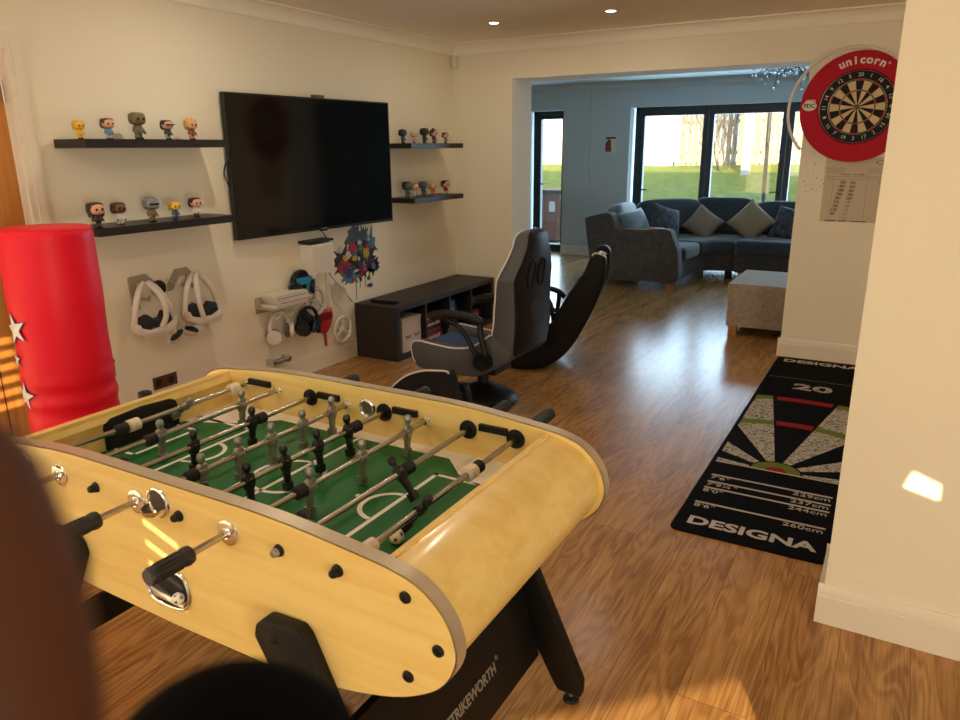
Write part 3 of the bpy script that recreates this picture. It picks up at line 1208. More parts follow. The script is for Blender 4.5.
cy0 = 1.2225
line((TCX, cy0 - 0.284), (TCX, cy0 + 0.284))
arcline(TCX, cy0, 0.092, 0, 360)
for s in (-1, 1):
    xe = TCX + s * 0.558
    xp = TCX + s * 0.325
    line((xp, cy0 - 0.186), (xp, cy0 + 0.186))
    line((xp, cy0 - 0.186), (xe, cy0 - 0.186))
    line((xp, cy0 + 0.186), (xe, cy0 + 0.186))
    x2 = TCX + s * 0.4645
    line((x2, cy0 - 0.100), (x2, cy0 + 0.105))
    line((x2, cy0 - 0.100), (xe, cy0 - 0.100))
    line((x2, cy0 + 0.105), (xe, cy0 + 0.105))
    if s > 0:
        arcline(xp - 0.002, cy0 - 0.012, 0.066, 95, 265, n=20)
    else:
        arcline(xp + 0.002, cy0, 0.066, -85, 85, n=20)
    arcline(TCX + s * 0.225, cy0, 0.004, 0, 360, w=0.007, n=12)
mb.build('field_marking', None, field, smooth=False)


# ---- rods with their men
ZR = 0.775


def player_bm(mb, x, y, ang, m):
    """one man clamped to the rod at (x, y); ang tilts him about the rod"""
    T = Matrix.Translation((x, y, ZR)) @ Matrix.Rotation(ang, 4, 'Y')
    # clamp, chest, arms, waist, legs, foot block, head
    mb.cyl((0, -0.0125, 0), 0.0118, 0.025, (0, 1, 0), m, 16, bev=0.002, T=T)
    mb.lathe([(0.0, 0.046), (0.007, 0.044), (0.0098, 0.038), (0.0102, 0.031), (0.008, 0.024), (0.0055, 0.020), (0.0055, 0.016)], (0, 0, 0), m=m, n=14, T=T)
    mb.ell((0, 0, 0.006), (0.0085, 0.0155, 0.015), m, 14, 8, T=T, e=0.75)
    mb.prism([(-0.0135, -0.002), (0.0135, -0.002), (0.0105, -0.020), (-0.0105, -0.020)], 'x', -0.0075, 0.0075, m, bev=0.002, T=T)
    for s in (-1, 1):
        mb.tube([(0, s * 0.0145, 0.012), (0.001, s * 0.0165, 0.0), (0.002, s * 0.0135, -0.013)], [0.0038, 0.0036, 0.0032], m, 8, T=T)
    mb.prism([(-0.0095, -0.018), (0.0095, -0.018), (0.0075, -0.042), (0.0068, -0.052), (-0.0068, -0.052), (-0.0075, -0.042)], 'x', -0.006, 0.006, m, bev=0.002, T=T)
    mb.box((-0.0105, -0.0098, -0.070), (0.0075, 0.0098, -0.050), m, bev=0.0022, T=T)
    mb.cyl((0.0, 0, 0.004), 0.0032, 0.0102, (1, 0, 0), M['steel'], 8, T=T)


def grip(y0, y1, x, parent, cap_r=0.0145):
    mb = MB()
    s = 1 if y1 > y0 else -1
    L = abs(y1 - y0)
    mb.lathe([(0.0105, 0), (0.0172, 0.002), (0.0188, 0.010), (0.0178, 0.018), (0.0162, 0.022), (0.0166, L - 0.012), (0.0170, L - 0.004), (0.0145, L)], (x, y0, ZR), (0, s, 0), M['blackgrip'], 18)
    for k in range(12):
        a = 2 * pi * k / 12
        mb.tube([(x + 0.0164 * cos(a), y0 + s * 0.024, ZR + 0.0164 * sin(a)), (x + 0.0167 * cos(a), y0 + s * (L - 0.016), ZR + 0.0167 * sin(a))], 0.0012, M['blackgrip'], 5)
    mb.cyl((x, y1 - s * 0.001, ZR), 0.0145, s * 0.003, (0, 1, 0), M['greyleather'], 18)
    mb.build('grip', None, parent)


RODS = [  # x, team, men (y), lean, end with the grip, stops
    (-0.786, 'black', [1.118], radians(36), 'far'),
    (-0.926, 'black', [0.945, 1.241], radians(-38), 'far'),
    (-1.061, 'grey', [1.090, 1.273, 1.464], radians(3), 'near'),
    (-1.202, 'black', [0.930, 1.045, 1.160, 1.275, 1.392], radians(-4), 'far'),
    (-1.336, 'grey', [1.030, 1.141, 1.251, 1.365, 1.483], radians(2), 'near'),
    (-1.476, 'black', [0.932, 1.123, 1.317], radians(5), 'far'),
    (-1.611, 'grey', [1.130, 1.406], radians(4), 'near'),
    (-1.746, 'grey', [1.316], radians(50), 'near'),
]
for k, (x, team, men, lean, side) in enumerate(RODS):
    mb = MB()
    near_end = 0.70 if side == 'near' else 0.845
    far_end = 1.755 if side == 'far' else 1.605
    mb.cyl((x, near_end, ZR), 0.0072, far_end - near_end, (0, 1, 0), M['rodmetal'], 16)
    rod = mb.build('rod', None, table)
    pm = M['blackman'] if team == 'black' else M['greyman']
    for y in men:
        mb = MB()
        player_bm(mb, x, y, lean, pm)
        mb.build('player', None, rod)
    # spring stops and bumpers on the rod
    def bumper(y, m, L=0.028, r=0.0145):
        b = MB()
        b.lathe([(0.009, 0), (r, 0.002), (r, L * 0.4), (r * 0.86, L * 0.5), (r, L * 0.6), (r * 0.98, L - 0.002), (0.009, L)], (x, y, ZR), (0, 1, 0), m, 18)
        b.build('bumper', None, rod)

    def spring(y, L=0.03):
        b = MB()
        b.lathe([(0.010, 0)] + [(0.0155 if i % 2 else 0.0128, L * (i + 0.5) / 10) for i in range(10)] + [(0.010, L)], (x, y, ZR), (0, 1, 0), M['rubber'], 18)
        b.build('spring_stop', None, rod)
    if k == 0:
        bumper(0.935, M['whitebump'], 0.03)
        bumper(1.305, M['whitebump'], 0.034, 0.0175)
        spring(1.345, 0.022)
    elif k == 7:
        bumper(1.130, M['whitebump'], 0.034, 0.0175)
        spring(1.092, 0.036)
        bumper(1.482, M['whitebump'], 0.034, 0.0175)
    elif side == 'far':
        spring(men[-1] + 0.018, 0.028)
    else:
        spring(men[0] - 0.046, 0.030)
    if side == 'far':
        grip(1.655, 1.765, x, rod)
        b = MB()
        b.lathe([(0.0065, 0), (0.0088, 0.001), (0.0085, 0.007), (0.0065, 0.011), (0.0, 0.012)], (x, 0.853, ZR), (0, -1, 0), M['black'] if k != 1 else M['greyman'], 16)
        b.build('end_cap', None, rod)
    else:
        grip(0.772, 0.682, x, rod)
        b = MB()
        b.lathe([(0.0072, 0), (0.0105, 0.0), (0.0105, 0.014), (0.0, 0.016)], (x, 1.595, ZR), (0, 1, 0), M['black'], 14)
        b.build('end_cap', None, rod)
    # wall bearings
    mb = MB()
    if side == 'far':
        mb.lathe([(0.009, 0.014), (0.012, 0.014), (0.013, 0.007), (0.0245, 0.006), (0.0255, 0.003), (0.0255, 0)], (x, YFI - 0.0, ZR), (0, -1, 0), M['black'], 26)
        mb.build('rod_bearing', None, table)
        mb = MB()
        mb.lathe([(0.0085, 0.007), (0.011, 0.006), (0.0125, 0)], (x, YNO, ZR), (0, -1, 0), M['black'], 20)
        mb.build('rod_bearing', None, table)
    else:
        mb.lathe([(0.008, 0.012), (0.0105, 0.012), (0.0115, 0.004), (0.014, 0.001), (0.014, 0)], (x, YFI, ZR), (0, -1, 0), M['chrome'], 20)
        mb.build('rod_bearing', None, table)
        mb = MB()
        mb.lathe([(0.0078, 0.008), (0.010, 0.009), (0.012, 0.005), (0.020, 0.005), (0.0265, 0.003), (0.0275, 0)], (x, YNO, ZR), (0, -1, 0), M['chrome'], 28)
        mb.build('rod_bearing', None, table)

# black scoring bars on the far inner wall
for xa, xb in ((-1.727, -1.638), (-1.443, -1.363), (-1.168, -1.087), (-0.890, -0.809)):
    mb = MB()
    mb.box((xa, YFI - 0.011, 0.781), (xb, YFI + 0.001, 0.799), M['black'], bev=0.004)
    mb.build('score_bar', None, table)

# ball entry holes
mb = MB()
mb.torus((-1.262, YFI - 0.001, 0.777), 0.0235, 0.0055, (0, 1, 0), M['chrome'], 28, 8)
mb.cyl((-1.262, YFI - 0.0012, 0.777), 0.0225, 0.0005, (0, 1, 0), mat('hole_lining', (128, 112, 90), 0.35, 0.6), 28)
mb.build('ball_entry_ring', None, table)
mb = MB()
mb.torus((-1.264, YNO - 0.001, 0.790), 0.030, 0.0045, (0, 1, 0), M['chrome'], 28, 8)
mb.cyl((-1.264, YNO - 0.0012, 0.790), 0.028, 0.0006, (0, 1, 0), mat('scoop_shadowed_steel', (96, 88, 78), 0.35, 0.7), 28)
# scoop hanging below the hole
T = Tm((-1.264, YNO, 0.778), (radians(-90), 0, 0))
rings = []
for i in range(7):
    ph = radians(90) * i / 6
    rings.append([(-1.264 + 0.026 * cos(radians(a)) , YNO - 0.004 - 0.036 * sin(ph) * abs(sin(radians(a))) , 0.784 + 0.024 * sin(radians(a)) * cos(ph)) for a in range(180, 361, 15)])
vr = [[mb.bm.verts.new(p) for p in g] for g in rings]
ci = mb.mi(M['chrome'])
for A, B in zip(vr, vr[1:]):
    for j in range(len(A) - 1):
        try:
            f = mb.bm.faces.new((A[j], A[j + 1], B[j + 1], B[j]))
            f.material_index = ci
        except ValueError:
            pass
mb.build('ball_entry_scoop', None, table)

# ball return tray in the near panel: rounded diamond with a chrome rim
tray = [(-1.339, 0.603), (-1.339, 0.570), (-1.328, 0.549), (-1.282, 0.541), (-1.223, 0.549), (-1.205, 0.577), (-1.204, 0.601), (-1.217, 0.628), (-1.252, 0.633), (-1.30, 0.622)]
tr = [(p.x, p.y) for p in smoothpts([(a, b, 0) for a, b in tray], 4, closed=True)]
mb = MB()
mb.tube([(x, YNO - 0.002, z) for x, z in tr], 0.0042, M['chrome'], 8, closed=True)
rt = mb.build('ball_return', None, table)
mb = MB()
mb.prism(tr, 'y', YNO - 0.0012, YNO + 0.0005, M['dark'])
mb.prism([(-1.330, 0.575), (-1.318, 0.555), (-1.225, 0.553), (-1.212, 0.572), (-1.225, 0.566), (-1.300, 0.568)], 'y', YNO - 0.006, YNO - 0.001, M['acrylic'], bev=0.001)
mb.build('tray_pocket', None, rt)

# cap screws
for x, z in ((-0.641, 0.768), (-0.578, 0.686), (-0.642, 0.610), (-1.883, 0.768), (-1.946, 0.686), (-1.882, 0.610)):
    for y, s in ((YNO, -1), (YFO, 1)):
        mb = MB()
        mb.lathe([(0.0, 0.002), (0.005, 0.002), (0.006, 0.0045), (0.0105, 0.0035), (0.0118, 0)], (x, y, z), (0, s, 0), M['black'], 18)
        mb.build('panel_bolt', None, table)

# black knob on the far-left rim
mb = MB()
mb.cyl((-1.900, 1.30, 0.776), 0.020, 0.024, (0, 0, 1), M['black'], 20, bev=0.004)
mb.build('rim_knob', None, table)

# legs: splayed boards bolted outside the panels, cross boards between each pair
def leg_poly(s):
    """x,z outline of a leg; s=+1 right"""
    q = [(0.280, 0.592), (0.288, 0.620), (0.308, 0.637), (0.392, 0.641), (0.408, 0.628), (0.662, 0.075), (0.662, 0.030), (0.592, 0.030), (0.580, 0.048)]
    return [(TCX + s * x, z) for x, z in q]


for s in (1, -1):
    for y0, y1 in ((0.826, YNO + 0.0), (YFO - 0.0, 1.619)):
        mb = MB()
        mb.prism(leg_poly(s), 'y', y0, y1, M['blackmatt'], bev=0.006)
        lg = mb.build('leg', None, table)
        mb = MB()
        fx = TCX + s * 0.628
        fy = (y0 + y1) / 2
        mb.cyl((fx, fy, 0.012), 0.006, 0.02, m=M['steel'], n=12)
        mb.lathe([(0.020, 0), (0.023, 0.003), (0.021, 0.010), (0.010, 0.014)], (fx, fy, 0), m=M['rubber'], n=20)
        mb.build('foot', None, lg)
        mb = MB()
        yb = y0 if y0 < 1 else y1
        mb.lathe([(0.0, 0.006), (0.0055, 0.006), (0.0065, 0.003), (0.010, 0.002), (0.0105, 0)], (TCX + s * 0.332, yb, 0.602), (0, -1 if y0 < 1 else 1, 0), M['black'], 16)
        mb.build('leg_bolt', None, lg)
    # cross board between the pair of legs
    bo, to = ((TCX + 0.535, 0.126), (TCX + 0.458, 0.41)) if s == 1 else ((TCX - 0.505, 0.252), (TCX - 0.475, 0.357))
    mb = MB()
    mb.prism([bo, to, (to[0] - s * 0.018, to[1]), (bo[0] - s * 0.018, bo[1])], 'y', YNO, YFO, M['blackmatt'])
    cb = mb.build('cross_board', None, table)
    if s == 1:          # lettering on the outward face
        up = Vector((to[0] - bo[0], 0, to[1] - bo[1]))
        up.normalize()
        nn = Vector((up.z, 0, -up.x))
        o = Vector((bo[0], 1.262, bo[1])) + up * 0.098 + nn * 0.0006
        Tt = Matrix(((0, up.x, nn.x, o.x), (1, 0, 0, o.y), (0, up.z, nn.z, o.z), (0, 0, 0, 1)))
        mb = MB()
        mb.text('STRIKEWORTH', 0.039, Tt, M['inkgrey'], 0.0004, sx=0.86, bold=0.0010)
        mb.text('\u00ae', 0.018, Tt @ Matrix.Translation((0.128, 0.018, 0)), M['inkgrey'], 0.0004)
        mb.cyl((0, 0, 0), 0.019, 0.0006, m=M['inkgrey'], n=24, T=Tt @ Matrix.Translation((-0.150, 0.0, 0)))
        mb.build('lettering', None, cb, smooth=False)


# ---- footballs
def ball(loc, r, label):
    mb = MB()
    mb.ell(loc, r, M['ballwhite'], 24, 14)
    g = (1 + sqrt(5)) / 2
    for v in [(0, a, b * g) for a in (-1, 1) for b in (-1, 1)] + [(a, b * g, 0) for a in (-1, 1) for b in (-1, 1)] + [(a * g, 0, b) for a in (-1, 1) for b in (-1, 1)]:
        vv = Vector(v).normalized()
        u = vv.orthogonal().normalized()
        w = vv.cross(u)
        q = [Vector(loc) + (vv * 0.93 + (u * cos(2 * pi * k / 5) + w * sin(2 * pi * k / 5)) * 0.38).normalized() * r * 1.006 for k in range(5)]
        c = Vector(loc) + vv * r * 1.03
        cv = mb.bm.verts.new(c)
        vs = [mb.bm.verts.new(p) for p in q]
        bi = mb.mi(M['ink'])
        for k in range(5):
            f = mb.bm.faces.new((vs[k], vs[(k + 1) % 5], cv))
            f.material_index = bi
    return tag(recenter(mb.build('table_football', None)), label, 'ball')


ball((-0.828, 1.088, FZ + 0.0176), 0.017, 'small black and white ball at the feet of the black goalkeeper figure')
ball((-1.226, YNO - 0.0125, 0.580), 0.0135, 'small black and white ball in the return tray of the table front')

# ================================================================== THE TV WALL
# television on a swivel bracket, right end swung away from the wall
tl, tr_ = Vector((-3.393, 3.062, 0)), Vector((-3.292, 4.462, 0))
tdir = (tr_ - tl).normalized()
tn = Vector((tdir.y, -tdir.x, 0))
Ttv = Matrix(((tdir.x, tn.x, 0, tl.x), (tdir.y, tn.y, 0, tl.y), (0, 0, 1, 0.979), (0, 0, 0, 1)))   # x along, y out of the screen, z up
TW, TH = (tr_ - tl).length, 0.829
tv = thing('television', 'large black flat television mounted on the wall between the four shelves', 'television', (-3.34, 3.745, 0.979))
mb = MB()
mb.box((0, -0.034, 0), (TW, 0, TH), M['tvframe'], bev=0.004, T=Ttv)
mb.box((TW * 0.18, -0.056, 0.05), (TW * 0.82, -0.03, 0.45), M['tvframe'], bev=0.01, T=Ttv)
mb.build('housing', None, tv)
mb = MB()
mb.box((0.009, -0.002, 0.018), (TW - 0.009, 0.0012, TH - 0.009), M['tv'], T=Ttv)
mb.build('screen', None, tv)
mb = MB()
mb.box((TW / 2 - 0.03, -0.012, -0.008), (TW / 2 + 0.03, 0.0, 0.001), M['tvframe'], bev=0.003, T=Ttv)
mb.box((TW / 2 - 0.025, 0.0008, 0.006), (TW / 2 + 0.025, 0.0018, 0.012), M['steel'], T=Ttv)
mb.build('logo_bar', None, tv)
mb = MB()
mb.box((XL + 0.001, 3.60, 1.25), (XL + 0.018, 3.90, 1.52), M['black'])
mb.box((XL + 0.015, 3.70, 1.33), (XL + 0.085, 3.80, 1.44), M['black'])
mb.build('wall_bracket', None, tv)
mb = MB()
mb.tube(smoothpts([(-3.405, 3.065, 1.44), (-3.425, 3.047, 1.40), (-3.43, 3.045, 1.34), (-3.41, 3.065, 1.28)], 5), 0.004, M['black'], 6)
mb.build('cable_loop', None, tv)
mb = MB()
c = Ttv @ Vector((TW * 0.525, -0.018, TH))
mb.box((c.x - 0.016, c.y - 0.045, c.z), (c.x + 0.016, c.y + 0.045, c.z + 0.018), mat('sensor_grey', (92, 80, 66), 0.5), bev=0.004)
tag(recenter(mb.build('sensor_bar')), 'small grey sensor bar resting on the top edge of the television', 'sensor')

# floating shelves
for (y0, y1, z0, z1, lab) in ((2.086, 2.90, 1.507, 1.546, 'upper black floating shelf left of the television'), (2.086, 2.90, 1.110, 1.148, 'lower black floating shelf left of the television, behind the punch bag'),
                              (4.62, 5.36, 1.494, 1.531, 'upper black floating shelf right of the television'), (4.64, 5.355, 1.093, 1.130, 'lower black floating shelf right of the television')):
    mb = MB()
    mb.box((XL, y0, z0), (XL + 0.24, y1, z1), M['shelf'], bev=0.0015)
    tag(recenter(mb.build('floating_shelf')), lab, 'shelf', 'black floating shelves')

# ---- big-headed toy figures
FIGM = {}


def fm(c):
    if c not in FIGM:
        FIGM[c] = mat('figure_paint_%02x%02x%02x' % c, c, 0.4)
    return FIGM[c]


def figure(x, y, z, H, skin, hair, top, legs, label, group, style='short', yaw=0.0):
    """generic big-headed toy figure facing into the room"""
    T = Tm((x, y, z), (0, 0, yaw), H / 0.100)
    r = thing('toy_figure', label, 'figurine', (x, y, z), group)
    mb = MB()
    for s in (-1, 1):
        mb.tube([(0, s * 0.0085, 0.0), (0, s * 0.0085, 0.026)], [0.0072, 0.0066], fm(legs), 10, T=T)
        mb.ell((0.004, s * 0.0085, 0.004), (0.0115, 0.0075, 0.004), fm((30, 28, 28)), 10, 6, T=T)
    mb.build('legs', None, r)
    mb = MB()
    mb.ell((0, 0, 0.037), (0.0120, 0.0175, 0.0195), fm(top), 14, 8, T=T, e=0.7)
    for s in (-1, 1):
        mb.tube([(0, s * 0.015, 0.043), (0.003, s * 0.021, 0.032), (0.010, s * 0.020, 0.025)], [0.0052, 0.0048, 0.0044], fm(top), 8, T=T)
        mb.ell((0.012, s * 0.020, 0.0235), 0.0045, fm(skin), 8, 6, T=T)
    mb.build('body', None, r)
    mb = MB()
    mb.ell((0.001, 0, 0.0745), (0.0235, 0.0285, 0.0225), fm(skin), 20, 12, T=T, e=0.62)
    for s in (-1, 1):
        mb.cyl((0.0238, s * 0.0122, 0.0725), 0.0050, 0.0016, (1, 0, 0), fm((16, 14, 14)), 12, T=T)
        mb.ell((0.0, s * 0.0285, 0.071), (0.004, 0.003, 0.006), fm(skin), 8, 6, T=T)
    mb.ell((0.0243, 0, 0.068), (0.002, 0.0022, 0.0016), fm(skin), 8, 6, T=T)
    mb.build('head', None, r)
    if style != 'bald':
        mb = MB()
        if style == 'helmet':
            mb.ell((0.0, 0, 0.0755), (0.0258, 0.0305, 0.0245), fm(hair), 20, 12, T=T, e=0.6)
            mb.box((0.0240, -0.022, 0.069), (0.0265, 0.022, 0.077), fm((18, 18, 20)), T=T)
        else:
            mb.ell((-0.0035, 0, 0.0815), (0.0256, 0.0303, 0.0182), fm(hair), 20, 10, T=T, e=0.62)
            mb.ell((-0.0125, 0, 0.070), (0.015, 0.0298, 0.0205), fm(hair), 16, 10, T=T, e=0.62)
            if style == 'beard':
                mb.ell((0.009, 0, 0.0575), (0.016, 0.0235, 0.0085), fm(hair), 14, 8, T=T, e=0.6)
            if style == 'long':
                for s in (-1, 1):
                    mb.ell((-0.002, s * 0.0265, 0.062), (0.014, 0.006, 0.021), fm(hair), 12, 8, T=T)
            if style == 'bun':
                mb.ell((-0.006, 0, 0.103), (0.011, 0.012, 0.009), fm(hair), 12, 8, T=T)
            if style == 'cap':
                mb.prism([(0.02, -0.024), (0.042, -0.018), (0.042, 0.018), (0.02, 0.024)], 'z', 0.074, 0.078, fm(hair), T=T)
            if style == 'spike':
                mb.tube([(-0.002, 0, 0.095), (0.002, 0.004, 0.118)], [0.008, 0.001], fm((220, 216, 206)), 8, T=T)
        mb.build('hair' if style not in ('cap', 'helmet') else style, None, r)
    return r


SK, SKD = (224, 170, 136), (112, 74, 54)
g1, g2, g3, g4 = ('figures on the upper left shelf', 'figures on the lower left shelf', 'figures on the upper right shelf', 'figures on the lower right shelf')
figure(-3.33, 2.140, 1.546, 0.082, (236, 190, 40), (232, 180, 30), (236, 186, 36), (226, 176, 40), 'small all-yellow toy figure at the door end of the upper shelf left of the television', g1)
figure(-3.33, 2.285, 1.546, 0.097, SK, (84, 50, 34), (112, 146, 172), (206, 206, 206), 'brown-haired toy figure in a pale blue top between the yellow and the tall olive figures', g1)
figure(-3.33, 2.445, 1.546, 0.132, (116, 104, 74), (104, 92, 64), (110, 98, 70), (104, 94, 68), 'tallest toy figure, all dull olive brown, in the middle of an upper shelf', g1, 'bald')
figure(-3.33, 2.615, 1.546, 0.097, SK, (34, 48, 54), (60, 66, 76), (150, 154, 164), 'toy figure wearing a dark peaked cap, on the upper shelf left of the television', g1, 'cap')
figure(-3.33, 2.764, 1.546, 0.104, SK, (226, 176, 62), (136, 70, 50), (216, 150, 60), 'golden-haired toy figure in a red-brown robe beside the television on the upper shelf', g1, 'bun')
figure(-3.255, 2.112, 1.148, 0.118, SK, (66, 48, 38), (44, 36, 34), (52, 48, 46), 'long-haired bearded toy figure in dark clothes next to the punch bag', g2, 'long')
figure(-3.29, 2.252, 1.148, 0.108, SKD, (74, 48, 36), (216, 216, 216), (206, 206, 206), 'dark-skinned toy figure in a white football kit on the lower left shelf', g2)
figure(-3.29, 2.431, 1.148, 0.120, (150, 150, 152), (136, 136, 140), (126, 96, 62), (120, 96, 66), 'toy figure in a plain silver helmet and brown robe on the lower left shelf', g2, 'helmet')
figure(-3.29, 2.569, 1.148, 0.092, (232, 196, 54), (226, 186, 44), (70, 92, 130), (54, 70, 104), 'small yellow toy figure in blue trousers on the lower left shelf', g2)
figure(-3.29, 2.702, 1.148, 0.104, SK, (44, 34, 30), (220, 218, 214), (40, 40, 44), 'black-haired toy figure in a white shirt beside the television on the lower shelf', g2)
figure(-3.30, 4.640, 1.531, 0.100, (40, 42, 46), (30, 30, 34), (50, 70, 84), (40, 50, 60), 'dark toy figure with a pale crest on its head, on the upper right shelf', g3, 'spike')
figure(-3.30, 4.782, 1.531, 0.086, SK, (206, 190, 170), (190, 150, 130), (170, 130, 110), 'smallest pale-haired toy figure on the upper right shelf', g3)
figure(-3.30, 4.925, 1.531, 0.114, (34, 34, 36), (24, 24, 26), (30, 30, 32), (26, 26, 28), 'tall all-black toy figure in the middle of the upper right shelf', g3, 'helmet')
figure(-3.30, 5.059, 1.531, 0.104, SK, (34, 28, 28), (40, 36, 40), (36, 34, 36), 'toy figure with black hair tied up in a bun on the upper right shelf', g3, 'bun')
figure(-3.30, 5.229, 1.531, 0.086, SK, (60, 44, 34), (120, 104, 84), (90, 80, 70), 'short brown-haired toy figure at the corner end of the upper right shelf', g3)
figure(-3.29, 4.660, 1.130, 0.125, (66, 84, 64), (34, 48, 40), (58, 74, 56), (70, 70, 60), 'large dark green toy figure on the lower right shelf', g4)
figure(-3.30, 4.765, 1.130, 0.108, SK, (150, 96, 56), (196, 190, 184), (170, 164, 158), 'ginger-haired toy figure in a white top on the lower right shelf', g4)
figure(-3.30, 4.889, 1.130, 0.118, (84, 92, 98), (70, 80, 88), (52, 58, 64), (46, 52, 58), 'grey-helmeted toy figure in the middle of the lower right shelf', g4, 'helmet')
figure(-3.30, 5.025, 1.130, 0.100, SK, (216, 170, 80), (190, 70, 66), (196, 90, 80), 'blond toy figure in a red outfit on the lower right shelf', g4)
figure(-3.30, 5.213, 1.130, 0.112, SK, (40, 32, 32), (120, 40, 44), (190, 180, 176), 'dark-haired toy figure in a dark red top at the corner end of the lower shelf', g4)

# ---- low cube shelf unit under the television
U0, U1, UX, UZ = 4.136, 5.578, -3.052, 0.402
unit = thing('shelf_unit', 'low black open shelf unit against the wall under the television', 'shelf unit', ((XL + UX) / 2, (U0 + U1) / 2, 0))
ux0 = XL + 0.022
mb = MB()
mb.box((ux0, U0, UZ - 0.038), (UX, U1, UZ), M['kallax'], bev=0.0015)
mb.build('top_panel', None, unit)
mb = MB()
mb.box((ux0, U0, 0), (UX, U1, 0.038), M['kallax'], bev=0.0015)
mb.build('bottom_panel', None, unit)
for y0 in (U0, U1 - 0.038):
    mb = MB()
    mb.box((ux0, y0, 0.038), (UX, y0 + 0.038, UZ - 0.038), M['kallax'], bev=0.001)
    mb.build('end_panel', None, unit)
for k in (1, 2, 3):
    y = U0 + 0.038 + (U1 - U0 - 0.076) * k / 4
    mb = MB()
    mb.box((ux0, y - 0.008, 0.038), (UX - 0.002, y + 0.008, UZ - 0.038), M['kallax'])
    mb.build('divider', None, unit)
mb = MB()
mb.box((ux0, U0 + 0.03, 0.03), (ux0 + 0.004, U1 - 0.03, UZ - 0.03), M['kallax'])
mb.build('back_panel', None, unit)
cub = [U0 + 0.038 + (U1 - U0 - 0.076) * k / 4 for k in range(5)]

# contents
bx = thing('lidded_box', 'white box with closed lashed eyes drawn on it in the nearest cubby', 'box', (-3.20, cub[0] + 0.165, 0.038))
mb = MB()
mb.box((-3.36, cub[0] + 0.06, 0.038), (-3.08, cub[0] + 0.30, 0.262), mat('blush_white_card', (220, 204, 192), 0.6), bev=0.004)
mb.build('body', None, bx)
mb = MB()
mb.box((-3.363, cub[0] + 0.057, 0.262), (-3.077, cub[0] + 0.303, 0.292), mat('cream_card', (206, 190, 166), 0.6), bev=0.003)
mb.build('lid', None, bx)
mb = MB()
for s in (-1, 1):
    yc = cub[0] + 0.185 + s * 0.055
    mb.tube([(-3.0795, yc + 0.03 * cos(radians(a)), 0.168 + 0.022 * sin(radians(a))) for a in range(200, 341, 20)], 0.0035, M['ink'], 6)
    for a in (215, 250, 290, 325):
        mb.tube([(-3.0795, yc + 0.03 * cos(radians(a)), 0.168 + 0.022 * sin(radians(a))), (-3.0795, yc + 0.042 * cos(radians(a)), 0.166 + 0.036 * sin(radians(a)))], 0.002, M['ink'], 5)
mb.build('drawn_eyes', None, bx)
zz0 = 0.038
GAMES = [((150, 30, 34), (210, 204, 196), 0.056, 'white-edged red board game box at the bottom of the second cubby stack'),
         ((30, 30, 34), (176, 46, 44), 0.05, 'black board game box with red print in the second cubby stack'),
         ((44, 40, 44), (206, 200, 190), 0.046, 'charcoal board game box with pale print in the second cubby stack'),
         ((170, 38, 38), (232, 210, 180), 0.058, 'red board game box on top of the second cubby stack')]
for k, (c, c2, h, lab) in enumerate(GAMES):
    g = thing('board_game', lab, 'box', (-3.21, (cub[1] + cub[2]) / 2, zz0), 'board games in the second cubby')
    mb = MB()
    mb.box((-3.38, cub[1] + 0.03 + 0.008 * k, zz0), (-3.10 - 0.006 * k, cub[2] - 0.045 - 0.006 * k, zz0 + h - 0.001), mat('game_card_%d' % k, c, 0.5), bev=0.002)
    mb.build('body', None, g)
    mb = MB()
    xx = -3.0995 - 0.006 * k
    y = cub[1] + 0.05 + 0.008 * k
    rr = random.Random(k)
    while y < cub[2] - 0.09:
        w_ = rr.uniform(0.008, 0.024)
        mb.box((xx - 0.0004, y, zz0 + h * 0.25), (xx + 0.0004, y + w_, zz0 + h * rr.uniform(0.55, 0.8)), mat('game_print_%d' % k, c2, 0.5) if y < cub[1] + 0.06 + 0.008 * k else mb.mats[0])
        y += w_ + 0.005
    mb.build('printed_blocks', None, g)
    zz0 += h
for (y0, y1, x1, h, c, lab) in ((cub[2] + 0.07, cub[2] + 0.20, -3.13, 0.25, (40, 110, 140), 'upright blue box in the third cubby of the shelf unit'),
                                (cub[2] + 0.22, cub[2] + 0.29, -3.16, 0.21, (52, 48, 48), 'upright dark box beside the blue box in the third cubby'),
                                (cub[3] + 0.16, cub[3] + 0.29, -3.14, 0.10, (120, 64, 56), 'small red and white box in the last cubby')):
    mb = MB()
    mb.box((-3.38, y0, 0.038), (x1, y1, 0.038 + h), mat('box_card', c, 0.5), bev=0.003)
    mb.box((x1 - 0.001, y0 + 0.02, 0.038 + h * 0.4), (x1 + 0.0006, y1 - 0.02, 0.038 + h * 0.75), mat('box_print', tuple(min(255, v + 70) for v in c), 0.5))
    tag(recenter(mb.build('storage_box')), lab, 'box')
mb = MB()
mb.box((-3.36, cub[3] + 0.03, 0.200), (-3.10, cub[4] - 0.06, 0.215), M['kallax'])
mb.box((-3.34, cub[3] + 0.05, 0.215), (-3.12, cub[4] - 0.08, 0.262), mat('console_dark', (60, 60, 62), 0.4), bev=0.006)
for yy in (cub[3] + 0.04, cub[4] - 0.075):
    mb.box((-3.34, yy, 0.038), (-3.12, yy + 0.012, 0.2), M['kallax'])
tag(recenter(mb.build('games_console')), 'dark games console on a stand in the last cubby of the shelf unit', 'console')
mb = MB()
mb.prism([(-3.345, 4.215), (-3.14, 4.235), (-3.135, 4.285), (-3.34, 4.27)], 'z', UZ, UZ + 0.022, M['black'], bev=0.004)
tag(recenter(mb.build('media_box')), 'small flat black media box on the near end of the shelf unit', 'media player')

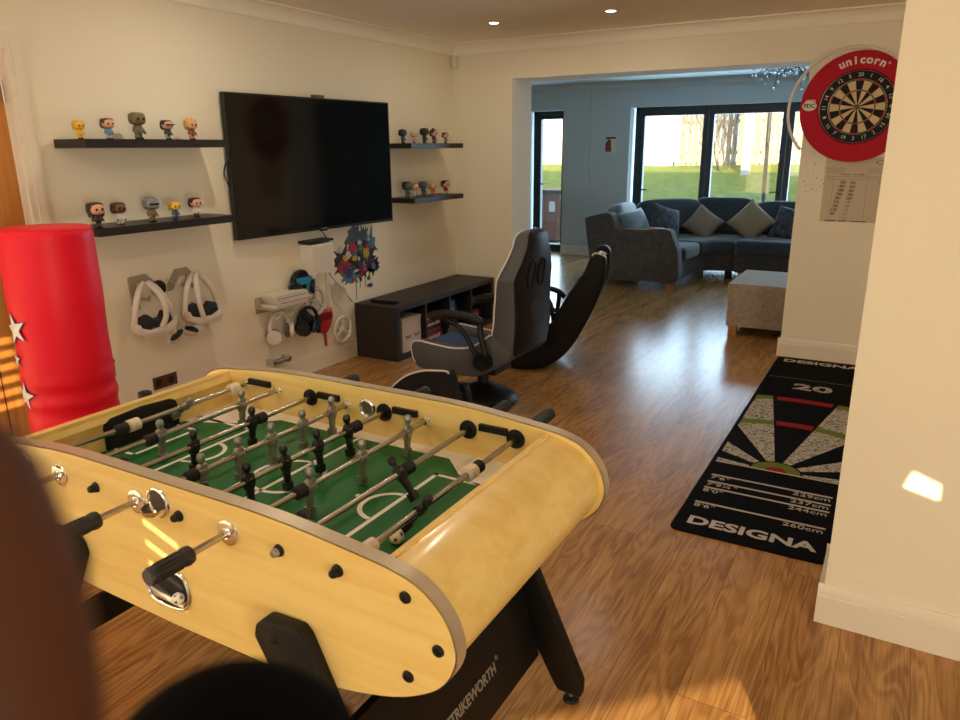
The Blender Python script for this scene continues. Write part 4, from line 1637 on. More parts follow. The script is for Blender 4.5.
# ---- VR headsets hung on an acrylic bracket
AC = mat('taupe_acrylic', (164, 150, 130), 0.3)
br = thing('headset_bracket', 'grey acrylic wall bracket with a round black boss between two hanging headsets', 'bracket', (XL, 2.53, 0.66))
mb = MB()
xb = XL + 0.012
def ribbon(pts, w, b, x0, x1, m):
    """flat strip following yz points"""
    P = [Vector((0, p[0], p[1])) for p in pts]
    for i in range(len(P) - 1):
        d = (P[i + 1] - P[i])
        L = d.length
        d.normalize()
        nn = Vector((0, -d.z, d.y)) * w / 2
        e = d * w * 0.28
        q = [P[i] - e + nn, P[i] - e - nn, P[i + 1] + e - nn, P[i + 1] + e + nn]
        b.prism([(v.y, v.z) for v in q], 'x', x0 + 0.0002 * i, x1 + 0.0002 * i, m)
ribbon([(2.378, 0.70), (2.374, 0.845), (2.452, 0.845), (2.528, 0.775), (2.60, 0.775), (2.655, 0.845), (2.71, 0.848), (2.735, 0.82), (2.72, 0.775)], 0.040, mb, XL + 0.001, XL + 0.012, AC)
mb.build('bracket_plate', None, br)
mb = MB()
mb.cyl((XL + 0.010, 2.522, 0.782), 0.042, 0.014, (1, 0, 0), M['ink'], 28, bev=0.003)
mb.build('boss', None, br)
for yy, zz_ in ((2.40, 0.745), (2.68, 0.775)):
    mb = MB()
    mb.tube([(XL + 0.008, yy, zz_), (XL + 0.09, yy, zz_), (XL + 0.10, yy, zz_ + 0.02)], 0.009, AC, 10)
    mb.build('hook', None, br)


def vr_headset(y, z, lab, mirror=1):
    r = thing('vr_headset', lab, 'headset', (XL + 0.08, y, z - 0.22), 'hanging white headsets')
    T = Tm((XL + 0.085, y, z), (0, 0, 0)) @ Matrix.Diagonal((1, mirror, 1, 1))
    # curved visor at the bottom
    mb = MB()
    mb.prism([(-0.118, -0.098), (-0.112, -0.148), (-0.075, -0.178), (0.06, -0.172), (0.112, -0.142), (0.118, -0.088), (0.104, -0.092), (0.094, -0.118), (0.05, -0.132), (-0.05, -0.138), (-0.096, -0.120), (-0.104, -0.098)], 'x', -0.02, 0.056, M['whitem'], bev=0.008)
    mb.build('visor', None, r)
    mb = MB()
    mb.prism([(-0.098, -0.118), (-0.088, -0.072), (-0.045, -0.058), (-0.01, -0.088), (0.03, -0.088), (0.05, -0.052), (0.086, -0.062), (0.098, -0.112), (0.05, -0.14), (-0.04, -0.14)], 'x', 0.0, 0.040, M['ink'], bev=0.006)
    mb.build('face_pad', None, r)
    mb = MB()
    for s, top in ((-1, 0.0), (1, 0.0)):
        mb.tube(smoothpts([(0.01, s * 0.110, -0.11), (0.015, s * 0.100, -0.03), (0.0, s * 0.055, 0.06), (-0.01, s * 0.012, 0.10)], 5), 0.0155, M['whitem'], 8)
    mb.tube(smoothpts([(0.05, 0.02, -0.135), (0.062, 0.045, -0.07), (0.045, 0.04, 0.02), (0.0, 0.0, 0.105)], 5), 0.0145, M['whitem'], 8)
    mb.build('strap', None, r)
    pass
    return r, T


def hang(root, T):
    """the headset's parts are modelled about the hook: moves them to it"""
    inv = Matrix.Translation(-root.location)
    for ch in root.children:
        ch.data.transform(inv @ T @ Matrix.Translation(root.location))


hang(*vr_headset(2.405, 0.735, 'white virtual reality headset hanging at the left of the acrylic bracket'))
hang(*vr_headset(2.715, 0.735, 'white virtual reality headset hanging at the right of the acrylic bracket', -1))
for y, z, lab, a in ((2.535, 0.545, 'white headset controller hanging below the left headset', 0.5), (2.655, 0.555, 'white headset controller hanging beside the right headset', -0.4)):
    r = thing('hand_controller', lab, 'controller', (XL + 0.06, y, z - 0.06), 'hanging controllers')
    T = Tm((XL + 0.06, y, z), (a, 0.0, 0))
    mb = MB()
    mb.tube([(0, 0, 0.13), (0.0, 0, 0.06), (0.004, 0, -0.01)], [0.019, 0.023, 0.026], M['whitem'], 12, T=T)
    mb.build('handle', None, r)
    mb = MB()
    mb.ell((0.004, 0, -0.035), (0.034, 0.058, 0.030), M['whitem'], 16, 10, T=T)
    mb.build('head_body', None, r)
    mb = MB()
    mb.ell((0.024, 0, -0.024), (0.018, 0.048, 0.018), M['ink'], 16, 10, T=T)
    mb.build('button_face', None, r)
    mb = MB()
    mb.tube([(XL + 0.06, y, z + 0.09), (XL + 0.05, y + 0.01, z + 0.20), (XL + 0.02, 2.57, z + 0.27)], 0.0022, M['whitem'], 6)
    mb.build('wrist_cord', None, r)

# ---- white console box on the wall with a thin black tray above it
r = thing('wall_router_box', 'white box shaped console mounted on the wall under the television', 'console', (XL + 0.06, 3.75, 0.68))
mb = MB()
mb.box((XL + 0.004, 3.622, 0.690), (XL + 0.105, 3.845, 0.888), M['white'], bev=0.012)
mb.build('body', None, r)
mb = MB()
mb.box((XL + 0.104, 3.640, 0.705), (XL + 0.109, 3.83, 0.872), M['whitem'], bev=0.004)
mb.build('cover_plate', None, r)
for y in (3.645, 3.815):
    mb = MB()
    mb.box((XL + 0.002, y - 0.015, 0.676), (XL + 0.118, y + 0.015, 0.700), M['white'], bev=0.005)
    mb.build('clip', None, r)
mb = MB()
mb.box((XL + 0.001, 3.62, 0.898), (XL + 0.10, 3.86, 0.912), M['black'], bev=0.004)
tag(recenter(mb.build('media_tray')), 'thin black device lying on top of the white wall console', 'device')
mb = MB()
mb.tube(smoothpts([(XL + 0.02, 3.80, 0.99), (XL + 0.006, 3.90, 0.90), (XL + 0.006, 3.93, 0.80), (XL + 0.006, 3.87, 0.70), (XL + 0.006, 3.95, 0.60), (XL + 0.006, 4.05, 0.50), (XL + 0.01, 4.128, 0.41)], 6), 0.0035, M['black'], 6)
tag(recenter(mb.build('cable')), 'thin black cable running down the wall to the shelf unit', 'cable')

# wall sticker: a plain burst of paint splashes
mb = MB()
rr = random.Random(21)
SPL = [(70, 84, 96), (36, 34, 40), (150, 30, 44), (40, 60, 120), (196, 160, 40), (60, 60, 66), (176, 40, 50), (28, 28, 32), (86, 120, 140), (200, 196, 190), (90, 40, 70)]
smat = [mat('sticker_ink_%d' % i, c, 0.5) for i, c in enumerate(SPL)]


def splat(y, z, ry, rz, m, lay, spikes=11, jag=0.35):
    pts = []
    for i in range(spikes * 2):
        a = 2 * pi * (i + rr.uniform(-0.35, 0.35)) / (spikes * 2)
        k = 1 + (rr.uniform(0.0, jag) if i % 2 else -rr.uniform(0, jag * 0.6))
        pts.append((y + ry * k * cos(a), z + rz * k * sin(a)))
    q = [(p.x, p.y) for p in smoothpts([(a, b, 0) for a, b in pts], 3, closed=True)]
    mb.prism(q, 'x', XL + 0.0002, XL + 0.0008 + 0.00012 * lay, m)


splat(4.21, 0.86, 0.085, 0.10, smat[0], 1, 9, 0.7)
splat(4.36, 0.80, 0.08, 0.10, smat[8], 1, 9, 0.8)
splat(4.30, 0.88, 0.04, 0.08, smat[0], 2, 8, 0.8)
splat(4.07, 0.72, 0.11, 0.10, smat[1], 2, 12, 0.6)
splat(4.24, 0.68, 0.19, 0.12, smat[1], 3, 14, 0.5)
splat(4.40, 0.64, 0.08, 0.06, smat[1], 3, 10, 0.5)
splat(4.14, 0.60, 0.10, 0.05, smat[8], 4, 10, 0.5)
lay = 5
for _ in range(80):
    y = rr.gauss(4.21, 0.105)
    z = rr.gauss(0.70, 0.075)
    splat(y, z, rr.uniform(0.008, 0.034), rr.uniform(0.008, 0.032), rr.choice(smat), lay, rr.randint(6, 10), 0.5)
    lay += 1
splat(4.06, 0.685, 0.065, 0.055, smat[2], 60, 12, 0.15)
splat(4.17, 0.80, 0.045, 0.04, smat[6], 61, 10, 0.2)
splat(4.32, 0.755, 0.035, 0.04, smat[4], 62, 10, 0.2)
for y, z0, z1 in ((4.19, 0.60, 0.42), (4.30, 0.62, 0.50), (4.24, 0.58, 0.50)):
    mb.prism([(y - 0.004, z0), (y + 0.004, z0), (y + 0.003, z1), (y - 0.003, z1)], 'x', XL + 0.0002, XL + 0.001, smat[1])
tag(recenter(mb.build('wall_sticker', None, smooth=False)), 'colourful paint splash wall sticker above the shelf unit', 'wall sticker')

# ---- game storage wall rack: cases, headphones, wheels
r = thing('wall_rack_shelf', 'small clear wall shelf carrying a stack of white game cases', 'shelf', (XL + 0.07, 3.38, 0.53))
mb = MB()
mb.box((XL, 3.20, 0.536), (XL + 0.15, 3.565, 0.544), M['acrylic'], bev=0.002)
mb.build('shelf_plate', None, r)
mb = MB()
mb.box((XL, 3.20, 0.50), (XL + 0.006, 3.565, 0.60), M['acrylic'], bev=0.002)
for y in (3.30, 3.42):
    mb.tube(smoothpts([(XL + 0.01, y, 0.53), (XL + 0.05, y - 0.01, 0.49), (XL + 0.08, y, 0.46), (XL + 0.09, y + 0.02, 0.48)], 4), 0.006, M['white'], 8)
mb.build('hooks', None, r)
zc = 0.544
for k, lab in enumerate(('white game case at the bottom of the wall rack stack', 'white game case second from the bottom of the wall rack stack', 'white game case third from the bottom of the wall rack stack', 'white game case second from the top of the wall rack stack', 'white game case at the top of the wall rack stack')):
    c = thing('game_case', lab, 'game case', (XL + 0.08, 3.38, zc), 'game cases on the wall rack')
    mb = MB()
    o = 0.012 * ((k * 3) % 4)
    mb.box((XL + 0.012, 3.235 + o, zc), (XL + 0.150, 3.515 + o * 0.8, zc + 0.0145), M['white'], bev=0.002)
    mb.build('case', None, c)
    mb = MB()
    mb.box((XL + 0.014, 3.236 + o, zc + 0.004), (XL + 0.1508, 3.512 + o * 0.8, zc + 0.011), mat('case_paper', ((196, 182, 164), (170, 120, 90), (206, 198, 186), (150, 140, 130), (200, 190, 176))[k], 0.6))
    mb.build('paper_insert', None, c)
    zc += 0.0155


def headphones(y, z, cm, pm, lab, rad=0.078, tilt=0.0, mic=False):
    r = thing('headphones', lab, 'headphones', (XL + 0.06, y, z - 0.12))
    T = Tm((XL + 0.06, y, z), (tilt, 0, 0))
    mb = MB()
    mb.tube([(0.0, rad * cos(radians(a)), rad * 1.05 * sin(radians(a))) for a in range(-15, 196, 10)], 0.0125, cm, 10, T=T)
    mb.build('headband', None, r)
    for s in (-1, 1):
        mb = MB()
        mb.lathe([(0.0, 0.0), (0.040, 0.0), (0.047, 0.006), (0.048, 0.020), (0.044, 0.026)], (0.010, s * 0.072, -0.045), (0.75, s * 0.62, -0.1), cm, 22, T=T)
        ec = mb.build('ear_cup', None, r)
        mb = MB()
        mb.torus((-0.004, s * 0.062, -0.045), 0.034, 0.014, (0.75, s * 0.62, -0.1), pm, 22, 10, T=T)
        mb.build('ear_pad', None, ec)
    if mic:
        mb = MB()
        mb.tube([T @ Vector(p) for p in smoothpts([(0.01, 0.08, -0.07), (0.03, 0.12, -0.11), (0.03, 0.14, -0.17)], 5)], 0.003, M['black'], 6)
        mb.build('microphone', None, r)
    return r


headphones(3.565, 0.66, M['black'], mat('blue_pad', (40, 130, 160), 0.6), 'black headphones with a blue band hanging highest on the rack', 0.060)
rr_ = [o for o in COL.objects if o.name.startswith('headphones')][-1]
mb = MB()
mb.ell((XL + 0.045, 3.565, 0.645), (0.03, 0.088, 0.088), M['black'], 20, 12)
mb.box((XL + 0.06, 3.505, 0.640), (XL + 0.088, 3.63, 0.685), mat('blue_band', (44, 140, 172), 0.5), bev=0.008)
mb.build('padded_band', None, rr_)
headphones(3.335, 0.40, M['white'], mat('grey_pad', (110, 104, 98), 0.7), 'white over-ear headphones with grey pads hanging lowest on the rack', 0.085, 0.1)
headphones(3.60, 0.385, M['black'], mat('teal_pad', (30, 74, 90), 0.7), 'black headset with a boom microphone hanging under the grey steering wheel', 0.086, -0.1, True)
rr_ = [o for o in COL.objects if o.name.startswith('headphones')][-1]
mb = MB()
mb.ell((XL + 0.03, 3.60, 0.365), (0.026, 0.08, 0.095), M['black'], 20, 12)
mb.build('inner_lining', None, rr_)


def wheel(y, z, R, m, lab):
    r = thing('steering_wheel', lab, 'game wheel', (XL + 0.04, y, z - R))
    mb = MB()
    mb.torus((XL + 0.045, y, z), R, 0.013, (1, 0, 0), m, 34, 10)
    mb.build('rim', None, r)
    mb = MB()
    mb.cyl((XL + 0.02, y, z), 0.026, 0.035, (1, 0, 0), m, 18, bev=0.006)
    for a in (90, 210, 330):
        mb.tube([(XL + 0.04, y, z), (XL + 0.045, y + R * cos(radians(a)), z + R * sin(radians(a)))], 0.010, m, 8)
    mb.cyl((XL, y, z), 0.012, 0.03, (1, 0, 0), m, 10)
    mb.build('spokes', None, r)


wheel(3.70, 0.495, 0.088, mat('cream_white_plastic', (200, 188, 172), 0.5), 'pale game steering wheel hanging beside the game cases')
wheel(3.96, 0.245, 0.088, M['white'], 'white game steering wheel hanging nearest the shelf unit')
r = thing('toy_racket', 'red plastic racket attachment hanging between the two steering wheels', 'game racket', (XL + 0.03, 3.80, 0.2))
M['redpl'] = mat('red_translucent_plastic', (188, 46, 50), 0.35)
mb = MB()
mb.prism([(3.72, 0.42), (3.88, 0.42), (3.885, 0.36), (3.86, 0.29), (3.815, 0.25), (3.785, 0.25), (3.74, 0.29), (3.715, 0.36)], 'x', XL + 0.012, XL + 0.032, M['redpl'], bev=0.008)
mb.build('racket_head', None, r)
mb = MB()
mb.tube([(XL + 0.022, 3.80, 0.26), (XL + 0.022, 3.80, 0.155)], 0.009, M['redpl'], 10)
mb.build('handle', None, r)
mb = MB()
mb.box((XL + 0.03, 3.735, 0.345), (XL + 0.036, 3.865, 0.395), mat('dark_red_plastic', (120, 22, 30), 0.4), bev=0.003)
mb.build('grip_band', None, r)
# white cord holder with loops of cable
r = thing('cable_holder', 'white cable holder with loops of white cable on the wall by the paint splash sticker', 'cable holder', (XL + 0.02, 3.93, 0.45))
mb = MB()
mb.prism([(3.862, 0.655), (3.90, 0.665), (3.965, 0.58), (4.03, 0.47), (3.99, 0.44), (3.93, 0.52), (3.885, 0.60), (3.885, 0.42), (3.862, 0.42)], 'x', XL + 0.0005, XL + 0.008, M['white'], bev=0.001)
mb.build('holder_plate', None, r)
mb = MB()
for k in range(4):
    mb.tube([(XL + 0.016 + 0.006 * k, 3.955 + 0.012 * k + 0.055 * cos(radians(a)), 0.50 - 0.012 * k + 0.085 * sin(radians(a))) for a in range(0, 360, 20)], 0.004, M['whitem'], 6, closed=True)
mb.build('cable_coil', None, r)
# low clear ledge near the skirting
mb = MB()
mb.box((XL, 3.245, 0.165), (XL + 0.07, 3.405, 0.172), M['acrylic'], bev=0.002)
mb.box((XL + 0.066, 3.245, 0.165), (XL + 0.07, 3.405, 0.185), M['acrylic'])
for y in (3.25, 3.385):
    mb.box((XL, y, 0.150), (XL + 0.07, y + 0.016, 0.192), M['acrylic'], bev=0.004)
tag(recenter(mb.build('clear_ledge')), 'small clear acrylic ledge low on the wall above the skirting', 'ledge')
# socket plate
r = thing('wall_socket', 'brown metal double socket plate low on the wall behind the table', 'socket', (XL, 2.495, 0.235))
mb = MB()
mb.box((XL, 2.42, 0.228), (XL + 0.008, 2.57, 0.296), mat('antique_plate', (104, 62, 44), 0.4, 0.5), bev=0.003)
mb.build('plate', None, r)
for y in (2.45, 2.53):
    mb = MB()
    mb.box((XL + 0.0078, y - 0.018, 0.243), (XL + 0.009, y + 0.018, 0.281), M['dark'])
    mb.build('outlet', None, r)

# ---- red punch bag
BCX, BCY, BR, BZT = -2.66, 1.52, 0.155, 1.237
bag = thing('punch_bag', 'tall free-standing red vinyl punch bag with white stars behind the table', 'punch bag', (BCX, BCY, 0))
mb = MB()
prof = [(0.0, BZT - 0.004), (BR * 0.5, BZT - 0.002), (BR * 0.93, BZT - 0.004), (BR * 0.985, BZT - 0.012), (BR, BZT - 0.03)]
for i in range(1, 60):
    z = BZT - 0.03 - (BZT - 0.37) * i / 60
    prof.append((BR + 0.0022 * sin(z * 17) * sin(z * 5.3) + (0.004 * sin(z * 75) * max(0, 1 - abs(z - 0.62) / 0.14)), z))
prof += [(BR * 0.98, 0.335), (BR * 0.6, 0.33), (0.0, 0.33)]
mb.lathe([(r_, z) for r_, z in prof[::-1]], (BCX, BCY, 0), m=M['redvinyl'], n=64)
mb.build('bag_body', None, bag, angle=60)
mb = MB()
mb.torus((BCX, BCY, BZT - 0.010), BR * 0.955, 0.004, (0, 0, 1), M['redvinyl'], 60, 6)
mb.build('seam', None, bag)
mb = MB()
mb.lathe([(0.0, 0), (0.22, 0), (0.232, 0.02), (0.232, 0.16), (0.205, 0.23), (0.13, 0.29), (0.12, 0.335), (0, 0.335)], (BCX, BCY, 0), m=M['black'], n=48)
mb.build('base', None, bag)


def star(ang, z, R, rot):
    for m, k, d in ((M['starblue'], 1.16, 0.0012), (M['star'], 1.0, 0.0024)):
        b = MB()
        c0 = b.bm.verts.new((BCX + (BR + d + 0.003) * cos(ang), BCY + (BR + d + 0.003) * sin(ang), z))
        vs = []
        for i in range(10):
            a = rot + pi / 2 + pi * i / 5
            q = R * k * (1.0 if i % 2 == 0 else 0.40)
            u, w = q * cos(a), q * sin(a)
            vs.append(b.bm.verts.new((BCX + (BR + d + 0.003) * cos(ang + u / BR), BCY + (BR + d + 0.003) * sin(ang + u / BR), z + w)))
        for i in range(10):
            b.bm.faces.new((c0, vs[i], vs[(i + 1) % 10]))
        b.build('star_print', m, bag, smooth=False)


star(radians(-93), 0.890, 0.058, 0.2)
star(radians(-104), 0.775, 0.030, 0.0)
star(radians(-99), 0.640, 0.055, -0.15)
star(radians(150), 0.9, 0.06, 0.1)
star(radians(80), 0.7, 0.06, 0.1)

# ================================================================== GAMING SEATS
def shell_back(rear_x, y0, y1, rows, thick, m_side, m_rear, root, pipe=True, lean=None):
    """rows: (z, half width, rear x, front x); lofted back with bolstered sides"""
    yc = (y0 + y1) / 2
    mb = MB()
    secs = []
    for z, hw, xr, xf in rows:
        t = xr - xf
        # section outline in xy: flat rear, rounded shoulders, bolster fronts, recessed middle
        q = [(xr, -hw * 0.86), (xr - t * 0.10, -hw * 0.96), (xr - t * 0.30, -hw), (xr - t * 0.80, -hw), (xf, -hw * 0.93), (xf, -hw * 0.80), (xf + t * 0.28, -hw * 0.62), (xf + t * 0.30, 0),
             (xf + t * 0.28, hw * 0.62), (xf, hw * 0.80), (xf, hw * 0.93), (xr - t * 0.80, hw), (xr - t * 0.30, hw), (xr - t * 0.10, hw * 0.96), (xr, hw * 0.86)]
        secs.append([mb.bm.verts.new((x, yc + y, z)) for x, y in q])
    n = len(secs[0])
    si, ri = mb.mi(m_side), mb.mi(m_rear)
    for A, B in zip(secs, secs[1:]):
        for j in range(n):
            f = mb.bm.faces.new((A[j], B[j], B[(j + 1) % n], A[(j + 1) % n]))
            f.material_index = ri if j in (n - 1, 0, n - 2) else si
            if 5 <= j <= 8:
                f.material_index = mb.mi(M['blackmesh'])
    mb.bm.faces.new(secs[0])
    mb.bm.faces.new(secs[-1][::-1])
    bmesh.ops.recalc_face_normals(mb.bm, faces=mb.bm.faces[:])
    return mb.build('backrest', None, root, angle=42)


def interp_rows(keys, n):
    P = smoothpts([Vector((k[0], k[1], k[2])) for k in keys], n)
    Q = smoothpts([Vector((k[0], k[3], 0)) for k in keys], n)
    return [(a.x, a.y, a.z, b.y) for a, b in zip(P, Q)]


def side_panel(root, outline, y0, y1, pipe_range=None, name='side_panel', m=None, bev=0.012):
    pts = [(p.x, p.y) for p in smoothpts([(a, b, 0) for a, b in outline], 4, closed=True)]
    mb = MB()
    mb.prism(pts, 'y', y0, y1, m or M['greyleather'], bev=bev, seg=3)
    return mb.build(name, None, root, angle=50)


# ---- seat 1: pedestal gaming chair, facing the television
CX, CY = -2.10, 3.70
ch = thing('gaming_chair', 'dark grey pedestal gaming chair with white piping, facing the television', 'gaming chair', (CX, CY, 0))
YA, YB = 3.455, 3.945
seat_out = [(-2.45, 0.373), (-2.402, 0.396), (-2.30, 0.388), (-2.17, 0.380), (-2.055, 0.396), (-1.975, 0.440), (-1.918, 0.484), (-1.84, 0.440), (-1.785, 0.386), (-1.82, 0.335), (-1.897, 0.285), (-1.995, 0.236), (-2.108, 0.224), (-2.28, 0.226), (-2.409, 0.238), (-2.447, 0.300)]
side_panel(ch, seat_out, YA, YA + 0.085)
side_panel(ch, seat_out, YB - 0.085, YB)
mb = MB()
cush = [(-2.44, 0.350), (-2.40, 0.378), (-2.2, 0.350), (-2.0, 0.340), (-1.86, 0.38), (-1.80, 0.36), (-1.9, 0.28), (-2.0, 0.235), (-2.40, 0.24), (-2.445, 0.29)]
mb.prism(cush, 'y', YA + 0.08, YB - 0.08, M['blackmesh'], bev=0.015, seg=3)
mb.build('seat_cushion', None, ch)
mb = MB()
mb.prism([(-2.38, 0.377), (-2.2, 0.352), (-2.02, 0.343), (-2.02, 0.347), (-2.2, 0.356), (-2.38, 0.381)], 'y', YA + 0.13, YB - 0.13, M['bluefab'])
mb.build('seat_panel', None, ch)
for y in (YA + 0.004, YB - 0.004):
    mb = MB()
    pp = [(-2.425, 0.262), (-2.447, 0.30), (-2.45, 0.373), (-2.402, 0.397), (-2.30, 0.389), (-2.17, 0.381), (-2.055, 0.397), (-1.975, 0.441), (-1.918, 0.485)]
    mb.tube(smoothpts([(a, y, b + 0.001) for a, b in pp], 6), 0.0055, M['piping'], 8)
    mb.build('piping', None, ch)
rows = interp_rows([(0.375, 0.225, -1.775, -1.86), (0.45, 0.238, -1.762, -1.915), (0.55, 0.236, -1.757, -1.906), (0.66, 0.24, -1.756, -1.896), (0.775, 0.252, -1.757, -1.880), (0.82, 0.248, -1.752, -1.868), (0.90, 0.192, -1.738, -1.845), (0.97, 0.148, -1.732, -1.832), (1.02, 0.128, -1.735, -1.825), (1.045, 0.105, -1.742, -1.81), (1.058, 0.06, -1.757, -1.79)], 5)
bk = shell_back(0, YA, YB, rows, 0.12, M['greyleather'], M['blackleather'], ch)
# grip holes, their shade laid on as flat dark ovals, and a round speaker grille on the rear of the back
def rear_x(z):
    for p, q in zip(rows, rows[1:]):
        if p[0] <= z <= q[0]:
            return p[2] + (q[2] - p[2]) * (z - p[0]) / (q[0] - p[0])
    return rows[-1][2]


for y in (3.635, 3.765):
    mb = MB()
    zc_ = 0.815
    loop = [(y + 0.040 * cos(a), zc_ + 0.080 * sin(a) + (0.010 if y < 3.7 else -0.010) * cos(a)) for a in [2 * pi * i / 22 for i in range(22)]]
    cv = mb.bm.verts.new((rear_x(zc_) + 0.0015, y, zc_))
    vs_ = [mb.bm.verts.new((rear_x(z_) + 0.0015, y_, z_)) for y_, z_ in loop]
    for i in range(22):
        mb.bm.faces.new((cv, vs_[i], vs_[(i + 1) % 22]))
    mb.tube([(rear_x(z_) + 0.002, y_, z_) for y_, z_ in loop], 0.005, M['blackleather'], 6, closed=True)
    mb.build('grip_hole', M['dark'], bk)
mb = MB()
mb.lathe([(0.075, 0), (0.072, 0.009), (0.05, 0.011), (0.0, 0.011)], (-1.762, 3.70, 0.60), (1, 0, 0), M['black'], 30)
mb.build('rear_speaker', None, bk)
for y in (YA + 0.012, YB - 0.012):
    mb = MB()
    sgn = -1 if y < CY else 1
    pts = [(xf + 0.003, CY + sgn * hw * 0.955, z) for z, hw, xr, xf in rows if z > 0.44]
    mb.tube(pts, 0.005, M['piping'], 8)
    mb.build('piping', None, bk)
# loop arms
for y in (YA - 0.03, YB + 0.03):
    mb = MB()
    pad = smoothpts([(-2.30, y, 0.558), (-2.23, y, 0.580), (-2.14, y, 0.590), (-2.03, y, 0.585), (-1.945, y, 0.563)], 6)
    mb.tube(pad, [0.014 + 0.012 * min(1, 3 * sin(pi * i / (len(pad) - 1))) for i in range(len(pad))], M['black'], 12)
    ar = mb.build('armrest', None, ch)
    mb = MB()
    mb.tube(smoothpts([(-2.19, y, 0.562), (-2.11, y, 0.530), (-2.055, y, 0.480), (-2.01, y, 0.405), (-1.965, y, 0.335)], 6), 0.016, M['black'], 10)
    mb.tube(smoothpts([(-1.965, y, 0.560), (-1.955, y, 0.48), (-1.935, y, 0.40), (-1.925, y, 0.345)], 6), 0.017, M['black'], 10)
    mb.build('arm_loop', None, ar)
    mb = MB()
    yy = y + (0.028 if y < CY else -0.028)
    mb.cyl((-1.945, yy, 0.335), 0.048, (y - yy) * 1.8, (0, 1, 0), M['black'], 24, bev=0.008)
    mb.build('arm_pivot', None, ar)
mb = MB()
mb.cyl((CX, CY, 0.09), 0.035, 0.15, m=M['black'], n=18)
mb.box((CX - 0.12, CY - 0.10, 0.205), (CX + 0.14, CY + 0.10, 0.24), M['black'], bev=0.008)
mb.build('pedestal_column', None, ch)
mb = MB()
mb.lathe([(0.205, 0.0), (0.215, 0.012), (0.205, 0.035), (0.15, 0.075), (0.07, 0.105), (0.045, 0.12), (0, 0.12)], (CX, CY, 0), m=M['black'], n=44)
bs = mb.build('pedestal_base', None, ch)
mb = MB()
mb.ell((CX + 0.16, CY - 0.12, 0.022), (0.075, 0.05, 0.022), M['black'], 16, 8, e=0.7)
mb.build('base_foot', None, bs)

# ---- seat 2: legless floor rocker leaning back beside it
ch2 = thing('gaming_chair', 'black legless gaming rocker chair with a reclined back beyond the pedestal chair', 'gaming chair', (-2.05, 4.76, 0))
Y2A, Y2B = 4.515, 5.005
out2 = [(-1.720, 0.787), (-1.685, 0.822), (-1.622, 0.806), (-1.614, 0.72), (-1.625, 0.62), (-1.665, 0.50), (-1.712, 0.39), (-1.775, 0.265), (-1.838, 0.163), (-1.91, 0.085), (-2.01, 0.022), (-2.10, 0.006), (-2.25, 0.004), (-2.42, 0.05), (-2.50, 0.13), (-2.47, 0.20), (-2.36, 0.235), (-2.20, 0.215), (-2.07, 0.220), (-1.985, 0.285), (-1.918, 0.431), (-1.849, 0.557), (-1.785, 0.64), (-1.75, 0.71)]
for y0, y1 in ((Y2A, Y2A + 0.09), (Y2B - 0.09, Y2B)):
    side_panel(ch2, out2, y0, y1, m=M['blackleather'], bev=0.015)
mb = MB()
inn2 = [(-1.73, 0.76), (-1.69, 0.79), (-1.655, 0.76), (-1.66, 0.62), (-1.72, 0.43), (-1.80, 0.27), (-1.90, 0.13), (-2.02, 0.04), (-2.25, 0.03), (-2.44, 0.08), (-2.46, 0.16), (-2.36, 0.195), (-2.18, 0.165), (-2.03, 0.17), (-1.94, 0.26), (-1.88, 0.40), (-1.81, 0.56), (-1.76, 0.66)]
mb.prism([(p.x, p.y) for p in smoothpts([(a, b, 0) for a, b in inn2], 4, closed=True)], 'y', Y2A + 0.085, Y2B - 0.085, M['blackmesh'], bev=0.01)
mb.build('seat_shell', None, ch2, angle=50)
mb = MB()
mb.prism([(-1.656, 0.70), (-1.664, 0.60), (-1.72, 0.43), (-1.79, 0.29), (-1.785, 0.285), (-1.713, 0.428), (-1.655, 0.60), (-1.648, 0.70)], 'y', Y2A + 0.13, Y2B - 0.13, mat('blue_back_cloth', (40, 48, 70), 0.7), bev=0.003)
mb.build('back_panel', None, ch2)
mb = MB()
mb.tube(smoothpts([(-1.705, Y2A + 0.006, 0.805), (-1.684, Y2A + 0.006, 0.824), (-1.622, Y2A + 0.006, 0.809)], 5), 0.0055, M['piping'], 8)
mb.build('piping', None, ch2)
mb = MB()
mb.tube(smoothpts([(-1.660, Y2A + 0.006, 0.822), (-1.655, Y2A + 0.10, 0.822), (-1.625, Y2A + 0.16, 0.80)], 5), 0.007, M['piping'], 8)
mb.build('piping', None, ch2)
for y in (Y2A - 0.02, Y2B + 0.02):
    mb = MB()
    mb.tube(smoothpts([(-2.30, y, 0.47), (-2.20, y, 0.492), (-2.07, y, 0.488), (-1.985, y, 0.465), (-1.94, y, 0.425)], 6), 0.020, M['black'], 10)
    mb.tube(smoothpts([(-2.16, y, 0.485), (-2.06, y, 0.40), (-2.03, y, 0.30), (-2.02, y, 0.20)], 6), 0.016, M['black'], 10)
    mb.tube(smoothpts([(-1.985, y, 0.47), (-1.985, y, 0.40), (-2.0, y, 0.28), (-2.02, y, 0.18)], 6), 0.016, M['black'], 10)
    mb.build('armrest', None, ch2)

ch2.location.x -= 0.03
for o in ch2.children:          # turned a little about its near rear edge
    o.data.transform(Matrix.Translation((-1.70 + 2.05, Y2A - 4.76, 0)) @ Matrix.Rotation(radians(16), 4, 'Z') @ Matrix.Translation((1.70 - 2.05, 4.76 - Y2A, 0)))

